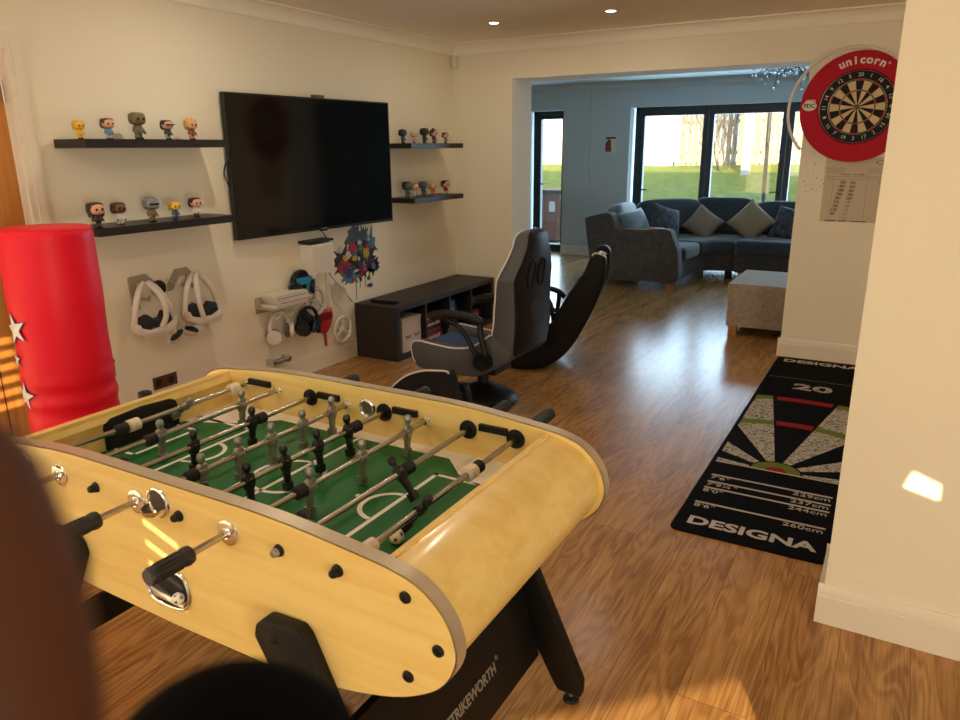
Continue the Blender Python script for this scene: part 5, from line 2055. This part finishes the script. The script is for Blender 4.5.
# ---- folded rocker with white piping between the table and the pedestal chair
fr = thing('folded_rocker', 'low folded black gaming rocker with a white piped rim right behind the table', 'gaming chair', (-2.06, 3.12, 0))
out3 = [(-2.30, 0.20), (-2.265, 0.262), (-2.20, 0.318), (-2.144, 0.350), (-2.061, 0.380), (-1.98, 0.392), (-1.922, 0.397), (-1.905, 0.383), (-1.888, 0.328), (-1.882, 0.25), (-1.885, 0.12), (-1.93, 0.02), (-2.05, 0.004), (-2.2, 0.01), (-2.29, 0.09)]
for y0, y1, k in ((3.0, 3.07, 1.0), (3.15, 3.20, 0.72)):
    side_panel(fr, [(x, z * k) for x, z in out3], y0, y1, m=M['blackleather'], bev=0.010)
mb = MB()
mb.prism([(-2.27, 0.15), (-2.14, 0.215), (-2.06, 0.245), (-1.93, 0.26), (-1.91, 0.24), (-1.91, 0.10), (-2.0, 0.03), (-2.25, 0.06)], 'y', 3.065, 3.155, M['blackmesh'], bev=0.01)
mb.build('folded_seat', None, fr)
for y in (3.004,):
    mb = MB()
    mb.tube(smoothpts([(-2.285, y, 0.235), (-2.262, y, 0.267), (-2.20, y, 0.320), (-2.144, y, 0.353), (-2.061, y, 0.383), (-1.98, y, 0.395), (-1.922, y, 0.400), (-1.905, y, 0.388)], 5), 0.0055, M['piping'], 8)
    mb.build('piping', None, fr)
mb = MB()
mb.cyl((-2.07, 3.002, 0.262), 0.05, -0.022, (0, 1, 0), M['black'], 24, bev=0.006)
mb.build('hinge_disc', None, fr)

# ================================================================== DARTS CORNER
DX, DZ_ = -0.354, 1.726
FACE = Matrix(((1, 0, 0, 0), (0, 0, -1, 0), (0, 1, 0, 0), (0, 0, 0, 1)))      # local xy -> wall xz, facing -y


def onwall(x, z, y):
    return Matrix.Translation((x, y, z)) @ FACE


su = thing('dartboard_surround', 'red foam ring surround with white lettering around the dartboard', 'dartboard surround', (DX, YW - 0.02, DZ_ - 0.345))
mb = MB()
mb.lathe([(0.229, 0), (0.338, 0), (0.345, 0.006), (0.345, 0.026), (0.339, 0.031), (0.234, 0.031), (0.229, 0.027), (0.229, 0)], (DX, YW - 0.0005, DZ_), (0, -1, 0), M['dartred'], 72)
mb.build('foam_ring', None, su)
mb = MB()
word = 'unicorn'
yl = YW - 0.0322
for i, chh in enumerate(word):
    a = radians(90 + 6 - (i - 3) * 8.2 - 6)
    T = onwall(DX + 0.287 * cos(a), DZ_ + 0.287 * sin(a), yl) @ Matrix.Rotation(a - pi / 2, 4, 'Z')
    mb.text(chh, 0.068, T, M['white'], 0.0004, sx=1.05, bold=0.0022)
a = radians(90 - 31)
mb.text('\u00ae', 0.02, onwall(DX + 0.30 * cos(a), DZ_ + 0.30 * sin(a), yl), M['white'], 0.0004)
mb.build('lettering', None, su, smooth=False)
mb = MB()
T0 = onwall(DX - 0.287, DZ_ + 0.015, yl)
mb.cyl((0, 0, 0), 0.042, 0.0006, m=M['white'], n=30, T=T0 @ Matrix.Diagonal((1.05, 0.74, 1, 1)))
mb.text('PDC', 0.036, T0 @ Matrix.Translation((0.0, 0.0, 0.0012)), M['ink'], 0.0004, bold=0.0010)
for k in range(3):
    mb.box((-0.03 + 0.004 * k, 0.026 + 0.005 * k, 0), (0.035, 0.029 + 0.005 * k, 0.0007), M['white'], T=T0)
mb.build('emblem', None, su, smooth=False)

db = thing('dartboard', 'black and cream sisal dartboard with red and green rings on the wall', 'dartboard', (DX, YW - 0.02, DZ_ - 0.226))
mb = MB()
mb.lathe([(0.0, 0), (0.226, 0), (0.226, 0.034), (0.222, 0.038), (0.0, 0.038)], (DX, YW - 0.0005, DZ_), (0, -1, 0), M['dartblack'], 72)
mb.build('board', None, db)
mb = MB()
yf = YW - 0.0389


def sector(r0, r1, a0, a1, m, lift=0.0, n=3):
    for i in range(n):
        t0, t1 = a0 + (a1 - a0) * i / n, a0 + (a1 - a0) * (i + 1) / n
        mb.poly([(DX + r0 * cos(t0), yf - lift, DZ_ + r0 * sin(t0)), (DX + r1 * cos(t0), yf - lift, DZ_ + r1 * sin(t0)), (DX + r1 * cos(t1), yf - lift, DZ_ + r1 * sin(t1)), (DX + r0 * cos(t1), yf - lift, DZ_ + r0 * sin(t1))][::-1], m)


for k in range(20):
    a0 = radians(90 - 18 * k - 9)
    a1 = a0 + radians(18)
    dk = k % 2 == 0
    sector(0.016, 0.099, a0, a1, M['dartblack'] if dk else M['dartcream'])
    sector(0.099, 0.107, a0, a1, M['dartred'] if dk else M['dartgreen'])
    sector(0.107, 0.162, a0, a1, M['dartblack'] if dk else M['dartcream'])
    sector(0.162, 0.170, a0, a1, M['dartred'] if dk else M['dartgreen'])
sector(0.0064, 0.016, 0, 2 * pi, M['dartgreen'], n=24)
sector(0.0001, 0.0064, 0, 2 * pi, M['dartred'], n=16)
mb.build('scoring_segments', None, db, smooth=False)
mb = MB()
for R in (0.2235, 0.172):
    mb.torus((DX, YW - 0.0395, DZ_), R, 0.0012, (0, 1, 0), M['dartwire'], 60, 5)
for R in (0.0066, 0.016, 0.099, 0.107, 0.162, 0.170):
    mb.torus((DX, YW - 0.0395, DZ_), R, 0.0006, (0, 1, 0), M['dartwire'], 48, 4)
for k in range(20):
    a = radians(90 - 18 * k - 9)
    mb.tube([(DX + 0.016 * cos(a), YW - 0.0395, DZ_ + 0.016 * sin(a)), (DX + 0.17 * cos(a), YW - 0.0395, DZ_ + 0.17 * sin(a))], 0.0006, M['dartwire'], 4)
mb.build('wire_spider', None, db)
for k, nm in enumerate((20, 1, 18, 4, 13, 6, 10, 15, 2, 17, 3, 19, 7, 16, 8, 11, 14, 9, 12, 5)):
    a = radians(90 - 18 * k)
    T = onwall(DX + 0.197 * cos(a), DZ_ + 0.197 * sin(a), YW - 0.0396) @ Matrix.Rotation(a - pi / 2 + (pi if 90 < (18 * k) % 360 < 270 else 0), 4, 'Z')
    mb = MB()
    mb.text(str(nm), 0.034, T, M['white'], 0.0005)
    mb.build('number', None, db, smooth=False)

lr = thing('light_ring', 'thin pale open hoop hung askew behind the red dartboard surround', 'light ring', (-0.394, YW - 0.045, 1.343))
mb = MB()
mb.tube([(-0.394 + 0.373 * cos(radians(a)), YW - 0.052, 1.716 + 0.373 * sin(radians(a))) for a in range(28, 226, 3)], 0.0095, M['ring'], 10)
mb.build('hoop', None, lr)
mb = MB()
for a in (118, 222, 34):
    x, z = -0.394 + 0.373 * cos(radians(a)), 1.716 + 0.373 * sin(radians(a))
    mb.tube([(x, YW - 0.001, z), (x, YW - 0.05, z)], 0.006, M['inkgrey'], 8)
mb.build('spacers', None, lr)

# scoring chart film stuck to the wall below the board
sb = thing('score_chart', 'white scoring chart with handwritten columns on the wall below the dartboard', 'score chart', (-0.33, YW - 0.002, 0.985))
mb = MB()
mb.box((-0.500, YW - 0.004, 0.985), (-0.128, YW, 1.412), M['paper'])
mb.build('film_sheet', None, sb)
mb = MB()
ys = YW - 0.0046
def ink(x0, z0, x1, z1, m=M['inkgrey']):
    mb.box((x0, ys, z0), (x1, ys + 0.0008, z1), m)
ink(-0.49, 1.283, -0.135, 1.286)
ink(-0.49, 1.268, -0.135, 1.270)
ink(-0.445, 0.995, -0.443, 1.268)
ink(-0.238, 1.0, -0.236, 1.34)
ink(-0.335, 1.0, -0.333, 1.268)
ink(-0.47, 0.990, -0.40, 0.996, M['ink'])
ink(-0.385, 0.990, -0.33, 0.996, M['ink'])
ink(-0.315, 0.990, -0.215, 0.995, M['ink'])
for r_ in range(3):
    z = 1.338 - 0.014 * r_
    x = -0.487
    rr = random.Random(50 + r_)
    while x < -0.38:
        w_ = rr.uniform(0.008, 0.02)
        ink(x, z, x + w_, z + 0.004)
        x += w_ + 0.006
    x = -0.23
    while x < -0.15:
        w_ = rr.uniform(0.008, 0.018)
        ink(x, z, x + w_, z + 0.004)
        x += w_ + 0.006
mb.build('printed_lines', None, sb)
T = lambda x, z: onwall(x, z, ys)


def write(s_, size, TT, m, bold=0.0, **kw):
    b_ = MB()
    b_.text(s_, size, TT, m, 0.0003, bold=bold, **kw)
    return b_


for k, s_ in enumerate(('501', '441', '380', '340', '281', '221', '160', '120', '60')):
    write(s_, 0.026, T(-0.378 - 0.006 * k, 1.248 - 0.026 * k), M['ink'], 0.0006).build('written_score', None, sb, smooth=False)
for k, s_ in enumerate(('501', '420', '360', '300', '259', '199', '159', '101', '61', '20')):
    write(s_, 0.024, T(-0.318 - 0.004 * k, 1.246 - 0.026 * k), M['inkgrey'] if k > 4 else M['ink'], 0.0004).build('written_score', None, sb, smooth=False)
write('PLAYER 1', 0.017, T(-0.37, 1.298), M['ink']).build('heading', None, sb, smooth=False)
write('PLAYER 2', 0.017, T(-0.285, 1.298), M['ink']).build('heading', None, sb, smooth=False)
write('20', 0.02, T(-0.165, 1.25), M['inkgrey']).build('written_score', None, sb, smooth=False)
mb = MB()
mb.torus((-0.172, YW - 0.0055, 1.377), 0.024, 0.0022, (0, 1, 0), M['ink'], 24, 6, T=Matrix.Translation((0, 0, 1.377)) @ Matrix.Diagonal((1, 1, 0.55, 1)) @ Matrix.Translation((0, 0, -1.377)))
mb.build('oval_mark', None, sb)
mb = MB()
mb.text('UNICORN', 0.018, onwall(-0.425, 1.398, ys), M['dartred'], 0.0003)
mb.build('heading', None, sb, smooth=False)
# stray dart holes in the plaster
mb = MB()
rr = random.Random(8)
for _ in range(26):
    x, z = rr.uniform(-0.64, -0.50), rr.uniform(1.18, 1.46)
    q = rr.uniform(0.002, 0.0045)
    mb.cyl((x, YW - 0.0004, z), q, 0.001, (0, 1, 0), M['inkgrey'], 8)
struct(mb.build('trim_3', None))

# ---- throw mat on the floor
MX0, MX1, MY0, MY1 = -0.664, -0.078, 2.685, 5.560
dm = thing('dart_mat', 'long black darts throw mat with cream lettering laid on the floor', 'mat', ((MX0 + MX1) / 2, (MY0 + MY1) / 2, 0))
MT = 0.006


def rrect(x0, y0, x1, y1, r, n=5):
    return arc(x1 - r, y1 - r, r, 0, 90, n) + arc(x0 + r, y1 - r, r, 90, 180, n) + arc(x0 + r, y0 + r, r, 180, 270, n) + arc(x1 - r, y0 + r, r, 270, 360, n)


mb = MB()
mb.prism(rrect(MX0, MY0, MX1, MY1, 0.035), 'z', 0, MT, M['matblack'])
mb.build('carpet', None, dm)
pz = MT + 0.0005
mb = MB()
mxc = (MX0 + MX1) / 2


def quad(x0, y0, x1, y1, m):
    mb.box((x0, y0, MT - 0.0002), (x1, y1, pz), m)


for d in (2.29, 2.37, 2.44, 2.60):
    yq = YW - 0.04 - d
    mb = MB()
    quad(-0.626, yq - 0.011, -0.108, yq + 0.0022, M['matwhite'])
    mb.build('distance_line', None, dm, smooth=False)
for y0, y1, m_ in ((YW - 2.175, YW - 2.165, M['matwhite']), (5.035, 5.039, M['inkgrey'])):
    mb = MB()
    quad(MX0 + 0.02, y0, MX1 - 0.02, y1, m_)
    mb.build('border_line', None, dm, smooth=False)
flat = lambda x, y: Matrix.Translation((x, y, pz))
# the mat is read from the throwing end
for d, l, r_ in ((2.29, "7'6\"", '229cm'), (2.37, "7'9\u00bc\"", '237cm'), (2.44, "8'0\"", '244cm'), (2.60, "8'6\"", '260cm')):
    yq = YW - 0.04 - d - 0.036
    mb = MB()
    mb.text(l, 0.046, flat(-0.625, yq), M['matwhite'], 0.0004, sx=1.25, align='LEFT')
    mb.build('lettering', None, dm, smooth=False)
    mb = MB()
    mb.text(r_, 0.046, flat(-0.112, yq), M['matwhite'], 0.0004, sx=1.25, align='RIGHT')
    mb.build('lettering', None, dm, smooth=False)
for yq in (2.790, 5.47):
    mb = MB()
    mb.text('DESIGNA', 0.094, flat(mxc, yq), M['matwhite'], 0.0004, bold=0.0028, fit=0.49)
    mb.build('lettering', None, dm, smooth=False)
mb = MB()
mb.text('20', 0.17, flat(mxc + 0.012, 4.86), M['matspeck'], 0.0004, bold=0.005, fit=0.23)
mb.build('lettering', None, dm, smooth=False)
# half dartboard print
mb = MB()
bc = (mxc, YW - 2.165)
def clip_sector(r0, r1, a0, a1, m, lift=0.0):
    """ring sector clipped to the mat's width"""
    n = 8
    def P(r, a):
        x, y = r * cos(a), r * sin(a)
        lim = (MX1 - MX0) / 2 - 0.02
        if abs(x) > lim:
            k = lim / abs(x)
            x, y = x * k, y * k
        return (bc[0] + x, bc[1] + y, pz + lift)
    for i in range(n):
        t0, t1 = a0 + (a1 - a0) * i / n, a0 + (a1 - a0) * (i + 1) / n
        q = [P(r0, t0), P(r1, t0), P(r1, t1), P(r0, t1)]
        if (Vector(q[0]) - Vector(q[1])).length < 1e-4 and (Vector(q[2]) - Vector(q[3])).length < 1e-4:
            continue
        try:
            mb.poly(q, m)
        except ValueError:
            pass
w18 = radians(18)
for k in range(-5, 6):
    a = pi / 2 - k * w18
    a0, a1 = a - w18 / 2, a + w18 / 2
    a0, a1 = max(a0, 0.02), min(a1, pi - 0.02)
    if a1 <= a0:
        continue
    if k % 2 == 0:
        if k == 0:
            clip_sector(0.645, 0.715, a0 + 0.02, a1 - 0.02, M['matred'])
            clip_sector(1.095, 1.165, a0 + 0.02, a1 - 0.02, M['matred'])
    else:
        clip_sector(0.12, 0.645, a0, a1, M['matspeck'])
        clip_sector(0.645, 0.715, a0, a1, M['matgreen'])
        clip_sector(0.715, 1.095, a0, a1, M['matspeck'])
        clip_sector(1.095, 1.165, a0, a1, M['matgreen'])
clip_sector(0.05, 0.112, 0.0, pi, M['matgreen'])
clip_sector(0.001, 0.05, 0.0, pi, M['matred'])
mb.build('dartboard_print', None, dm, smooth=False)

# ================================================================== FAR ROOM
so = thing('corner_sofa', 'large grey chenille corner sofa in front of the bifold garden doors', 'sofa', (-1.8, 8.8, 0))
# arm that ends the left run
arm = [(-3.075, 0.70), (-3.05, 0.745), (-2.95, 0.775), (-2.83, 0.800), (-2.77, 0.775), (-2.735, 0.70), (-2.715, 0.635), (-2.60, 0.625), (-2.35, 0.628), (-2.19, 0.642), (-2.12, 0.625), (-2.085, 0.55), (-2.05, 0.47), (-2.022, 0.395), (-2.024, 0.09), (-2.3, 0.082), (-2.79, 0.062), (-2.98, 0.075), (-3.01, 0.30)]
mb = MB()
mb.prism([(p.x, p.y) for p in smoothpts([(a, b, 0) for a, b in arm], 3, closed=True)], 'y', 7.745, 7.93, M['sofa'], bev=0.02, seg=3)
mb.build('arm', None, so, angle=50)
mb = MB()
mb.tube(smoothpts([(a, 7.748, b + 0.002) for a, b in arm[6:14]], 4), 0.007, M['sofa'], 8)
mb.build('piping', None, so)
# bases
mb = MB()
mb.prism([(-2.98, 7.93), (-2.035, 7.93), (-2.03, 8.52), (-1.93, 8.74), (-1.75, 8.80), (-1.625, 8.80), (-1.625, 9.72), (-2.25, 9.72), (-2.98, 9.05)], 'z', 0.085, 0.285, M['sofa'], bev=0.015)
mb.prism([(-1.615, 8.72), (0.75, 8.72), (0.75, 9.72), (-1.615, 9.72)], 'z', 0.085, 0.285, M['sofa'], bev=0.015)
mb.build('base', None, so)
def cushion(poly, z0, z1, m, name='seat_cushion', bev=0.05):
    b = MB()
    b.prism(poly, 'z', z0, z1, m, bev=bev, seg=4)
    return b.build(name, None, so, angle=60)
cushion([(-2.80, 7.935), (-1.985, 7.935), (-1.965, 8.53), (-2.80, 8.53)], 0.285, 0.44, M['sofadark'])
cushion([(-2.80, 8.54), (-1.965, 8.54), (-1.90, 8.70), (-1.76, 8.76), (-1.63, 8.76), (-1.63, 9.5), (-2.2, 9.5), (-2.8, 8.95)], 0.285, 0.445, M['sofadark'])
cushion([(-1.622, 8.67), (-0.50, 8.67), (-0.50, 9.5), (-1.622, 9.5)], 0.285, 0.465, M['sofadark'])
cushion([(-0.49, 8.67), (0.62, 8.67), (0.62, 9.5), (-0.49, 9.5)], 0.285, 0.465, M['sofadark'])
# backs
mb = MB()
mb.prism([(-3.08, 7.93), (-2.90, 7.93), (-2.90, 8.95), (-2.25, 9.60), (-1.62, 9.60), (-1.62, 9.80), (-2.33, 9.80), (-3.08, 9.05)], 'z', 0.10, 0.74, M['sofa'], bev=0.03, seg=3)
mb.prism([(-1.615, 9.60), (0.75, 9.60), (0.75, 9.80), (-1.615, 9.80)], 'z', 0.10, 0.74, M['sofa'], bev=0.03, seg=3)
mb.build('back', None, so, angle=50)
mb = MB()
mb.box((0.62, 8.72, 0.085), (0.80, 9.80, 0.63), M['sofa'], bev=0.03)
mb.build('arm', None, so)
def backcush(cx, cy, cz, w, h, t, yaw, lean, m):
    T = Tm((cx, cy, cz), (0, 0, yaw)) @ Matrix.Rotation(lean, 4, 'X')
    b = MB()
    b.ell((0, 0, 0), (w / 2, t / 2, h / 2), m, 28, 14, T=T, e=0.42)
    return b.build('back_cushion', None, so, angle=70)
backcush(-2.80, 8.27, 0.655, 0.60, 0.44, 0.20, radians(90), radians(-12), M['velvet'])
backcush(-2.52, 9.14, 0.665, 0.86, 0.42, 0.20, radians(45), radians(-12), M['sofadark'])
backcush(-1.93, 9.48, 0.665, 0.76, 0.44, 0.20, radians(6), radians(-12), M['sofadark'])
backcush(-1.06, 9.48, 0.645, 1.10, 0.42, 0.20, 0, radians(-12), M['sofadark'])
backcush(0.06, 9.48, 0.645, 1.10, 0.42, 0.20, 0, radians(-12), M['sofadark'])
for x, y in ((-2.10, 7.80), (-2.93, 7.80), (-1.53, 8.76), (-1.70, 8.84), (0.70, 8.78), (-2.95, 8.95), (-2.3, 9.66), (0.70, 9.72)):
    mb = MB()
    mb.prism([(x - 0.036, y - 0.036), (x + 0.036, y - 0.036), (x + 0.036, y + 0.036), (x - 0.036, y + 0.036)], 'z', 0, 0.09, M['woodleg'] if x != -1.70 else M['blackmatt'], bev=0.004)
    mb.build('leg', None, so)


def throw(cx, cy, cz, w, h, t, m, lab, yaw=0.0, lean=0.0, roll=0.0):
    T = Tm((cx, cy, cz), (0, 0, yaw)) @ Matrix.Rotation(lean, 4, 'X') @ Matrix.Rotation(roll, 4, 'Y')
    b = MB()
    b.pillow(w, h, t, m, T=T)
    return tag(recenter(b.build('throw_cushion', None, angle=75)), lab, 'cushion', 'throw cushions on the corner sofa')


throw(-2.10, 9.14, 0.590, 0.36, 0.36, 0.15, M['cushtan'], 'taupe throw cushion balanced on its corner in the bend of the sofa', radians(18), radians(-22), radians(38))
throw(-1.545, 9.14, 0.630, 0.40, 0.40, 0.15, M['cushtan2'], 'beige throw cushion standing on its corner beside the dark patterned one', radians(4), radians(-20), radians(42))
throw(-1.10, 9.16, 0.605, 0.44, 0.40, 0.15, M['cushdark'], 'dark patterned throw cushion at the right of the beige diamond one', radians(-6), radians(-22), radians(12))
throw(-2.36, 8.42, 0.645, 0.42, 0.42, 0.16, M['cushdark'], 'dark flecked throw cushion propped behind the arm of the left sofa run', radians(62), radians(-20), radians(18))
throw(-2.62, 8.10, 0.650, 0.44, 0.34, 0.18, M['velvet'], 'shiny blue-grey velvet cushion tucked inside the left sofa arm', radians(70), radians(-24), radians(-6))
mb = MB()
mb.box((-2.36, 7.78, 0.636), (-2.20, 7.88, 0.652), mat('tan_leather', (150, 104, 76), 0.5), bev=0.004)
tag(recenter(mb.build('notebook')), 'small tan notebook lying on the left sofa arm', 'notebook')

fs = thing('footstool', 'square taupe footstool on oak legs half hidden by the dartboard wall', 'footstool', (-0.72, 6.42, 0))
mb = MB()
mb.box((-1.145, 6.035, 0.085), (-0.35, 6.80, 0.305), M['stool'], bev=0.012)
mb.build('base', None, fs)
mb = MB()
mb.box((-1.150, 6.030, 0.292), (-0.345, 6.805, 0.430), M['stool'], bev=0.062, seg=5)
mb.build('top_cushion', None, fs, angle=60)
mb = MB()
mb.tube([(-1.147, 6.033, 0.300), (-0.348, 6.033, 0.300), (-0.348, 6.802, 0.300), (-1.147, 6.802, 0.300)], 0.006, M['stool'], 8, closed=True)
mb.build('piping', None, fs)
for x in (-1.095, -0.40):
    for y in (6.085, 6.75):
        mb = MB()
        mb.prism([(x - 0.034, y - 0.034), (x + 0.034, y - 0.034), (x + 0.034, y + 0.034), (x - 0.034, y + 0.034)], 'z', 0, 0.09, M['woodleg'], bev=0.004)
        mb.build('leg', None, fs)

# small red and white plaque on the far wall
r = thing('wall_plaque', 'small red and white plaque on the far wall left of the bifold doors', 'plaque', (-3.586, YF - 0.01, 1.40))
mb = MB()
mb.box((-3.665, YF - 0.012, 1.415), (-3.508, YF, 1.63), M['white'], bev=0.003)
mb.build('panel', None, r)
mb = MB()
mb.prism([(-3.66, 1.43), (-3.575, 1.43), (-3.585, 1.58), (-3.62, 1.60), (-3.66, 1.54)], 'y', YF - 0.0135, YF - 0.0115, mat('plaque_red', (150, 60, 56), 0.6))
mb.box((-3.66, YF - 0.0135, 1.60), (-3.515, YF - 0.0115, 1.622), M['ink'])
mb.build('motif', None, r)

# glass chandelier of the far room
chd = thing('chandelier', 'glass bead chandelier hanging from the far room ceiling', 'chandelier', (-1.2, 8.2, 2.0))
mb = MB()
mb.cyl((-1.2, 8.2, ZC), 0.07, -0.025, m=M['chrome'], n=24)
mb.cyl((-1.2, 8.2, ZC - 0.02), 0.008, -0.12, m=M['chrome'], n=10)
rr = random.Random(3)
ends = []
for k in range(26):
    a = 2 * pi * k / 26 + rr.uniform(-0.1, 0.1)
    L = rr.uniform(0.16, 0.30)
    e = Vector((-1.2 + L * cos(a), 8.2 + L * sin(a), 2.17 + rr.uniform(-0.15, 0.07)))
    m_ = Vector((-1.2 + L * 0.6 * cos(a), 8.2 + L * 0.6 * sin(a), 2.225 + rr.uniform(-0.03, 0.04)))
    mb.tube(smoothpts([(-1.2, 8.2, 2.185), m_, e], 4), 0.0035, M['frame'], 5)
    ends.append(e)
    ends.append(m_ + Vector((0, 0, -0.03)))
mb.build('frame', None, chd)
gm = mat('crystal_bead', (226, 232, 236), 0.05, spec=1.0)
gm.node_tree.nodes['Principled BSDF'].inputs['Transmission Weight'].default_value = 0.75
for e in ends:
    mb = MB()
    mb.ell(e, rr.uniform(0.009, 0.016), gm, 10, 6)
    mb.build('crystal_bead', None, chd)

# ================================================================== THE PERSON HOLDING THE CAMERA
pe = thing('person', 'blurred edge of the fingers and black sleeve of the person taking the picture', 'person', (-0.12, 0.0, 1.35))


def skin_mesh(name, verts, edges, radii, m, parent, root=0, levels=2):
    off = parent.location if parent else Vector((0, 0, 0))
    me = bpy.data.meshes.new(name)
    me.from_pydata([Vector(v) - off for v in verts], edges, [])
    o = bpy.data.objects.new(name, me)
    COL.objects.link(o)
    md = o.modifiers.new('skin', 'SKIN')
    for i, r in enumerate(radii):
        me.skin_vertices[0].data[i].radius = (r, r)
        me.skin_vertices[0].data[i].use_root = (i == root)
    sb_ = o.modifiers.new('sub', 'SUBSURF')
    sb_.levels = levels
    sb_.render_levels = levels
    dg = bpy.context.evaluated_depsgraph_get()
    m2 = bpy.data.meshes.new_from_object(o.evaluated_get(dg))
    bpy.data.objects.remove(o)
    m2.materials.clear()
    m2.materials.append(m)
    m2.polygons.foreach_set('use_smooth', [True] * len(m2.polygons))
    o = bpy.data.objects.new(name, m2)
    COL.objects.link(o)
    o.parent = parent
    return o


C0 = Vector((0, 0, CAMH))
def at(fr, rt, up):
    """metres forward, right and up of the lens"""
    return C0 + _fw * fr + _r2 * rt + _u2 * up


V, E_, R_ = [], [], []


def add(p, r, link=None):
    V.append(p)
    R_.append(r)
    if link is not None:
        E_.append((link, len(V) - 1))
    return len(V) - 1


# a left hand round the edge of the phone: wrist, palm, index finger straying in front of the lens, the others behind it
wr = add(at(0.035, -0.085, -0.175), 0.024)
fa = add(at(-0.03, -0.13, -0.30), 0.034, wr)
pm = add(at(0.045, -0.075, -0.125), 0.025, wr)
k1 = add(at(0.060, -0.0500, -0.082), 0.0140, pm)
f1 = add(at(0.064, -0.0450, -0.052), 0.0125, k1)
f2 = add(at(0.066, -0.0455, -0.030), 0.0118, f1)
f3 = add(at(0.066, -0.0490, -0.0165), 0.0112, f2)
f4 = add(at(0.066, -0.0535, -0.0045), 0.0100, f3)
for j, (dx, ln) in enumerate(((-0.020, 1.08), (-0.040, 1.0), (-0.060, 0.82))):
    b0 = add(at(0.045, -0.072 + dx * 0.7, -0.090 - 0.008 * j), 0.0125, pm)
    b1 = add(at(0.050, -0.066 + dx, -0.090 + 0.036 * ln), 0.0095, b0)
    b2 = add(at(0.032, -0.064 + dx, -0.090 + 0.060 * ln), 0.0086, b1)
    b3 = add(at(0.012, -0.062 + dx, -0.090 + 0.066 * ln), 0.0074, b2)
t1 = add(at(0.018, -0.055, -0.120), 0.0125, pm)
t2 = add(at(-0.005, -0.045, -0.095), 0.0105, t1)
t3 = add(at(-0.010, -0.036, -0.070), 0.0085, t2)
skin_mesh('hand', V, E_, R_, M['skin'], pe, root=pm)

# black sleeved forearm held below the lens
R0 = 0.0307
cpt = at(0.160, -0.0540, -0.0985)
ax = (at(-0.035, -0.132, -0.305) - cpt).normalized()
pts, rad = [], []
for i in range(9):
    a_ = pi / 2 * (1 - i / 8)
    pts.append(cpt - ax * R0 * sin(a_))
    rad.append(max(0.0012, R0 * cos(a_)))
for d_, r_ in ((0.04, 0.033), (0.09, 0.036), (0.16, 0.041), (0.25, 0.048)):
    pts.append(cpt + ax * d_)
    rad.append(r_)
mb = MB()
mb.tube(pts, rad, M['sleeve'], 28)
mb.build('sleeve', None, pe, angle=80)
